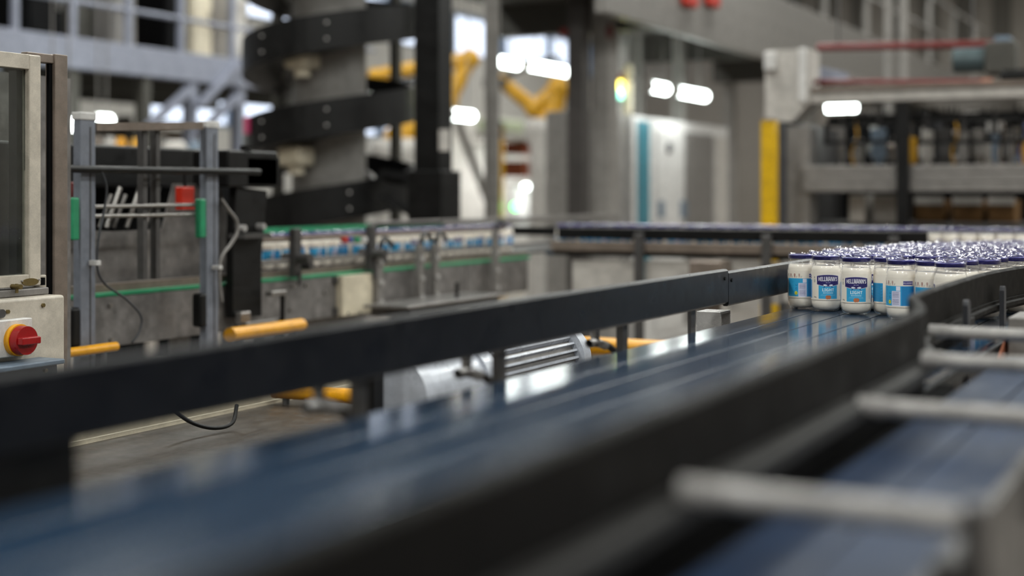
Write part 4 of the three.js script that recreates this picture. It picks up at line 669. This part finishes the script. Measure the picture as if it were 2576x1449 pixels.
robot(1000, 15, [[1000, 350], [1125, 255], [1182, 148], [942, 190], [930, 245]], 'yellow robot arm reaching behind the black column');
robot(1360, 15, [[1385, 300], [1405, 222], [1345, 272], [1252, 198]], 'yellow robot arm inside the white cell');
{ // white cell
  const t = 8.0, a = onT(1140, t), b = onT(1432, t); const c = new Thing('robot_cell', 'white robot cell with pale green lintel and lit opening', 'enclosure', [(a.s + b.s) / 2, t, 0]);
  c.part('back_wall', bx(onT(1130, 9.2).s, onT(1450, 9.2).s, 9.2, 9.28, 0, hgt(300, onT(1300, 9.2).D)), mat.wall);
  c.part('lintel', bx(onT(1252, t).s, onT(1405, t).s, t, t + 0.3, hgt(334, onT(1320, t).D), hgt(305, onT(1320, t).D), 0.02), M(0xcfd8b8, 0.5), 'pale green lintel');
  c.part('beam', bx(onT(1245, t).s, onT(1425, t).s, t, t + 0.3, hgt(352, onT(1320, t).D), hgt(336, onT(1320, t).D)), mat.offWhite);
  for (const px of [1262, 1412]) { const p = onT(px, t); c.part('post', bx(p.s - 0.06, p.s + 0.06, t, t + 0.12, 0, hgt(305, p.D)), px === 1262 ? mat.gold : mat.offWhite); }
  c.part('bright_panel', bx(onT(1296, t + 0.5).s, onT(1426, t + 0.5).s, t + 0.5, t + 0.56, hgt(600, onT(1350, t).D), hgt(470, onT(1350, t).D)), mat.white);
  c.part('stack', bx(onT(1335, t).s, onT(1375, t).s, t + 0.1, t + 0.4, hgt(445, onT(1350, t).D), hgt(405, onT(1350, t).D)), mat.brick, 'rust brown block'); c.part('stack', bx(onT(1338, t).s, onT(1408, t).s, t + 0.1, t + 0.4, hgt(388, onT(1350, t).D), hgt(356, onT(1350, t).D)), mat.brick);
  c.part('brace', [flatBar([onT(1150, t).s, t, hgt(300, a.D)], [onT(1225, t).s, t, hgt(500, a.D)], 0.08, 0.06)], mat.columnLight);
  for (const [px, py] of [[1297, 520], [1405, 540]]) { const p = onT(px, t - 0.1); const g = new THREE.SphereGeometry(0.045, 14, 10), v = W(p.s, t - 0.1, hgt(py, p.D)); g.translate(v.x, v.y, v.z); const o = c.part('indicator_light', g, mat.ledGreen, 'green indicator light'); const l = new THREE.PointLight(0x55ff88, 0.05); c.light(l, p.s, t - 0.2, hgt(py, p.D)); l.castShadow = true; c.part('light_stem', bx(p.s - 0.02, p.s + 0.02, t - 0.07, t + 0.01, hgt(py, p.D) - 0.02, hgt(py, p.D) + 0.02), mat.offWhite); }
  const l = new Thing('strip_light', 'glowing strip light inside the robot cell', 'lamp', [onT(1350, t + 0.3).s, t + 0.3, hgt(462, onT(1350, t).D)]); const m = onT(1362, t + 0.25); l.part('tube', bar([m.s - 0.5, t + 0.25, hgt(470, m.D)], [m.s + 0.5, t + 0.25, hgt(470, m.D)], 0.03, 12), mat.tube); l.part('mount', bx(m.s - 0.5, m.s + 0.5, t + 0.27, t + 0.5, hgt(466, m.D), hgt(462, m.D)), mat.offWhite); const r = new THREE.RectAreaLight(0xffffff, 20, 0.06, 1); l.light(r, m.s, t + 0.25, hgt(470, m.D) - 0.04); r.rotation.x = -Math.PI / 2; r.castShadow = true;
  { const q = onT(1330, 8.6), yy = hgt(345, onT(1320, t).D) - 0.1, k = new Thing('strip_light', 'strip light behind the pale green lintel of the robot cell', 'lamp', [q.s, 8.6, yy]); k.part('tube', bar([q.s - 0.8, 8.6, yy], [q.s + 0.8, 8.6, yy], 0.03, 12), mat.tube); k.part('mount', bx(q.s - 0.8, q.s + 0.8, 8.57, 9.2, yy + 0.03, yy + 0.05), mat.offWhite); const g = new THREE.RectAreaLight(0xffffff, 36, 0.06, 1.6); k.light(g, q.s, 8.6, yy - 0.04); g.rotation.x = -Math.PI / 2; g.castShadow = true; }
}
// gallery at the right, above
for (const s of [12.4, 15.5, 19, 23]) { const c = new Thing('gallery_column', `grey column under the gallery, ${{ 12.4: 'nearest the white cabinet lamps', 15.5: 'second along the gallery', 19: 'third along the gallery', 23: 'close to the far wall' }[s]}`, 'column', [s, 5.2, 0]); c.part('shaft', bx(s - 0.06, s + 0.06, 5.14, 5.26, 0, 2.788), mat.columnLight); c.part('base_plate', bx(s - 0.12, s + 0.12, 5.08, 5.32, 0, 0.02), mat.columnLight); }
{ const t = 4.0, y = 2.55; const c = new Thing('gallery', 'long grey gallery beam with dark underside at upper right', 'gallery', [14, 4, 0]);
  c.part('edge_beam', bx(9.0, 29.6, t - 0.1, t, y, y + 0.62, 0.01), M(0x807c78, 0.6)); c.part('deck', bx(9.0, 29.6, t, t + 1.3, y + 0.24, y + 0.32), mat.ironDark); for (let i = 0; i < 6; i++) c.part('joist', bx(10 + i * 2.6, 10.14 + i * 2.6, t, t + 1.3, y, y + 0.24), mat.ironDark);
  for (let i = 0; i < 9; i++) c.part('railing_post', bx(9.2 + i * 1.9, 9.25 + i * 1.9, t - 0.08, t - 0.03, y + 0.62, y + 1.6), mat.columnLight); for (const h of [1.1, 1.58]) c.part('rail', bar([9, t - 0.055, y + h], [29.6, t - 0.055, y + h], 0.022, 8), mat.columnLight);
  for (const px of [1738, 1795]) { const p = onT(px, t - 0.14); c.part('canister', bx(p.s - 0.14, p.s + 0.14, t - 0.16, t - 0.1, hgt(18, p.D), hgt(-40, p.D), 0.03), mat.red, 'red canister on the gallery rail'); } }
{ // cladding behind the packing machine: vertical boards on the far wall
  const c = new Thing('cladding', 'vertical light and dark cladding boards on the far wall', 'cladding', [S_BACK - 0.08, 3, 3]);
  for (let i = 0; i < 18; i++) { const t0 = 3.4 + i * 0.36; c.part('board', bx(S_BACK - 0.05 - (i % 2) * 0.03, S_BACK - 0.002, t0, t0 + 0.34, 3.9, TOP - 0.46), i % 2 ? mat.cladLight : mat.cladDark); } }

// ------------------------------------------------------------------ packing machine at the right
{ const s = 8.6, Y = (py) => hgt(py, onS(2250, s).D);
  const c = new Thing('packing_machine', 'large packing machine with pale gantry beams and dark inside', 'machine', [s + 0.6, 1.2, 0]);
  const T = (px) => onS(px, s).t;
  c.part('gantry_post', prismS([[T(1925), Y(300)], [T(1925), Y(112)], [T(2035), Y(112)], [T(2035), Y(252)], [T(1990), Y(300)]], s, s + 0.25), mat.offWhite, 'pale gantry post');
  c.part('post_box', [bx(s - 0.06, s, T(1955), T(1928), Y(165), Y(118), 0.01), bx(s - 0.03, s, T(2030), T(2012), Y(250), Y(110), 0.004)], mat.white);
  c.part('crossbeam', [bx(s + 0.05, s + 0.25, T(2640), T(2012), Y(252), Y(226), 0.006)], mat.offWhite, 'pale crossbeam'); c.part('crossbeam', bx(s + 0.03, s + 0.25, T(2640), T(2020), Y(224), Y(212), 0.004), mat.brownSteel);
  for (const [p0, p1] of [[415, 436], [437, 458], [459, 482]]) c.part('lower_beam', bx(s - 0.02, s + 0.2, T(2640), T(2020), Y(p1), Y(p0), 0.004), mat.steelDull, 'grooved grey lower beam');
  c.part('foot_post', bx(s + 0.02, s + 0.2, T(2035), T(1975), 0, Y(310), 0.006), mat.steelDull); c.part('foot_post', bx(s + 0.0, s + 0.2, T(1975), T(1952), 0, Y(296), 0.006), mat.plateGrey, 'dark blue grey post');
  c.part('upright', bx(s - 0.08, s - 0.02, T(2291), T(2262), 0.2, Y(258)), mat.black, 'black upright');
  c.part('upright', bx(s + 0.1, s + 0.2, T(2640), T(2590), 0, Y(212)), mat.steelDull);
  const fr = (a, b, y0, y1) => [bx(s + 0.06, s + 0.1, T(b), T(a), Y(y0 + 8), Y(y0)), bx(s + 0.06, s + 0.1, T(b), T(a), Y(y1), Y(y1 - 10)), bx(s + 0.06, s + 0.1, T(a + 9), T(a), Y(y1), Y(y0)), bx(s + 0.06, s + 0.1, T(b), T(b - 9), Y(y1), Y(y0))];
  c.part('slide_frame', fr(2066, 2252, 306, 360), mat.black, 'black slide frame'); c.part('slide_frame', fr(2300, 2572, 300, 364), mat.black);
  c.part('top_rail', bx(s + 0.3, s + 0.4, T(2640), T(2050), Y(304), Y(282)), mat.black);
  c.part('back_panel', [bx(s + 1.3, s + 1.34, T(2640) - 0.3, T(1975), 0.2, Y(256))], mat.blackMatt);
  c.part('side_panel', bx(s + 0.2, s + 1.3, T(1975) - 0.03, T(1975), 0.2, Y(300)), mat.steelDark);
  // gripper heads hanging in a row
  const heads = [2092, 2118, 2160, 2188, 2222, 2243, 2310, 2342, 2372, 2405, 2432, 2460, 2488, 2515, 2548], cols = [mat.steelDull, mat.steel, mat.offWhite, mat.blueGrey, mat.steelDull, mat.gold, mat.offWhite, mat.steelDark, mat.steel];
  heads.forEach((px, i) => { const t = T(px), ss = s + 0.25 + (i % 3) * 0.16, w = 0.022 + (i % 4) * 0.007, y1 = Y(312 + (i * 29 % 40)), y0 = Y(392 + (i * 17 % 24)); const o = c.part('gripper_head', [bx(ss - w, ss + w, t - w, t + w, y0, y1, 0.006), bar([ss, t, y0 - 0.05], [ss, t, y0], w * 0.7, 10)], cols[i % 9]); c.part('hanger', bar([ss, t, y1], [ss, t, Y(284)], 0.012, 8), mat.steelDark, null, o); });
  for (const [px, m] of [[2246, mat.blue], [2128, mat.gold], [2385, mat.gold], [2505, mat.brownSteel], [2560, mat.blue]]) c.part('hose', tube([[s + 0.25, T(px), Y(300)], [s + 0.18, T(px + 10), Y(340)], [s + 0.22, T(px - 8), Y(380)], [s + 0.2, T(px), Y(414)]], 0.006, 20), m, 'coloured air hose');
  for (let i = 0; i < 46; i++) { const t = T(2070 + rnd() * 510), ss = s + 0.35 + rnd() * 0.8, yy = Y(275 + rnd() * 130), w = 0.012 + rnd() * 0.03, h = 0.02 + rnd() * 0.09; const m = [mat.steel, mat.steelDull, mat.offWhite, mat.rod, mat.black, mat.blackMatt, mat.blueGrey, mat.steelDark, mat.plateGrey, mat.brownSteel][i % 10]; const o = c.part('valve', i % 3 ? bx(ss - w, ss + w, t - w, t + w, yy - h / 2, yy + h / 2, 0.004) : bar([ss, t - h, yy], [ss, t + h, yy], w * 0.7, 10), m); c.part('valve_stem', bar([ss, t, yy], [ss, t, Y(258)], 0.005, 6), mat.blackMatt, null, o); }
  for (const [px, w] of [[2130, 0.05], [2205, 0.08]]) c.part('lower_box', bx(s + 0.25, s + 0.6, T(px) - w, T(px) + w, Y(570), Y(490), 0.01), px > 2150 ? mat.columnLight : mat.offWhite);
  c.part('base', bx(s + 0.25, s + 1.25, T(2640), T(1975), 0, Y(562)), mat.steelDark);
}
for (const [px, w, l] of [[2215, 0.1, 'carton left of the black upright in the packing machine'], [2345, 0.09, 'carton right of the black upright in the packing machine'], [2440, 0.09, 'second carton right of the black upright'], [2525, 0.08, 'carton at the picture edge in the packing machine']]) { const p = onS(px, 9.3); const y0 = hgt(562, onS(2250, 8.6).D); const c = new Thing('carton', 'brown ' + l, 'carton', [9.3, p.t, y0]); c.part('box', bx(9.2, 9.45, p.t - w, p.t + w, y0, y0 + 0.14, 0.004), mat.carton); c.part('flap', bx(9.19, 9.2, p.t - w, p.t + w, y0 + 0.11, y0 + 0.16), mat.offWhite); }
{ const p = onS(1930, 8.2); const c = new Thing('yellow_post', 'bright yellow safety post before the packing machine', 'post', [8.2, p.t, 0]); c.part('shaft', bx(8.2, 8.3, onS(1947, 8.2).t, onS(1913, 8.2).t, 0, hgt(302, p.D), 0.01), mat.yellowPost); c.part('cap', bx(8.195, 8.305, onS(1948, 8.2).t, onS(1912, 8.2).t, hgt(302, p.D), hgt(298, p.D), 0.002), mat.brownSteel); c.part('base_plate', bx(8.13, 8.37, p.t - 0.12, p.t + 0.12, 0, 0.02), mat.steelDark); }
for (const [s, a, b, ya, yb, r, l] of [[9.6, 2056, 2520, 119, 111, 0.026, 'upper red pipe above the packing machine'], [8.72, 2045, 2470, 206, 206, 0.016, 'lower red pipe lying on the pale crossbeam']]) { const p = onS(a, s), q = onS(b, s); const c = new Thing('red_pipe', l, 'pipe', [s, (p.t + q.t) / 2, hgt(ya, p.D)]); c.part('pipe', bar([s, p.t, hgt(ya, p.D)], [s, q.t, hgt(yb, q.D)], r, 14), mat.redDark); c.part('end_cap', bar([s, q.t, hgt(yb, q.D)], [s, q.t - 0.06, hgt(yb, q.D)], r * 1.1, 14), mat.orange); if (s > 9) for (const u of [0.12, 0.85]) c.part('hanger', bar([s, p.t + (q.t - p.t) * u, hgt(ya + (yb - ya) * u, p.D)], [s, p.t + (q.t - p.t) * u, TOP], 0.008, 6), mat.steelDark); }
for (const [px, l] of [[2236, 'vertical grey pipe behind the red pipe, on the yellow post side'], [2272, 'vertical grey pipe behind the red pipe, on the motor side']]) { const p = onS(px, 10.4); const c = new Thing('grey_pipe', l, 'pipe', [10.4, p.t, 0]); c.part('pipe', bar([10.4, p.t, 0], [10.4, p.t, TOP], 0.034, 14), mat.columnLight); c.part('clamp', bx(10.36, 10.44, p.t - 0.05, p.t + 0.05, 2.0, 2.04), mat.steelDull); }
{ const s = 8.9, T = (px) => onS(px, s).t, Y = (py) => hgt(py, onS(2480, s).D); const c = new Thing('drive_motor', 'dark grey green drive motor on top of the packing machine', 'motor', [s, T(2490), Y(208)]);
  c.part('body', bar([s, T(2400), Y(150)], [s, T(2480), Y(150)], 0.075, 20), M(0x46575b, 0.5)); c.part('gearbox', bx(s - 0.1, s + 0.1, T(2560), T(2482), Y(190), Y(108), 0.02), mat.ironDark); c.part('belt_guard', bx(s - 0.12, s + 0.12, T(2600), T(2520), Y(212), Y(180), 0.03), mat.black); c.part('cover', bx(s - 0.08, s + 0.08, T(2545), T(2505), Y(130), Y(96), 0.01), mat.blueGrey); }
{ const a = onS(2040, 9.2), b = onS(2155, 9.2); const c = new Thing('chute', 'pale slanted chute beside the gantry post', 'chute', [9.2, a.t, hgt(206, a.D)]); c.part('sheet', prismS([[a.t, hgt(207, a.D)], [a.t, hgt(163, a.D)], [b.t, hgt(195, a.D)], [b.t, hgt(207, a.D)]], 9.0, 9.4), mat.mezz); c.part('lip', bx(8.98, 9.42, b.t - 0.02, b.t, hgt(209, a.D), hgt(194, a.D)), mat.steelDull); }

renderer.render(scene, camera);
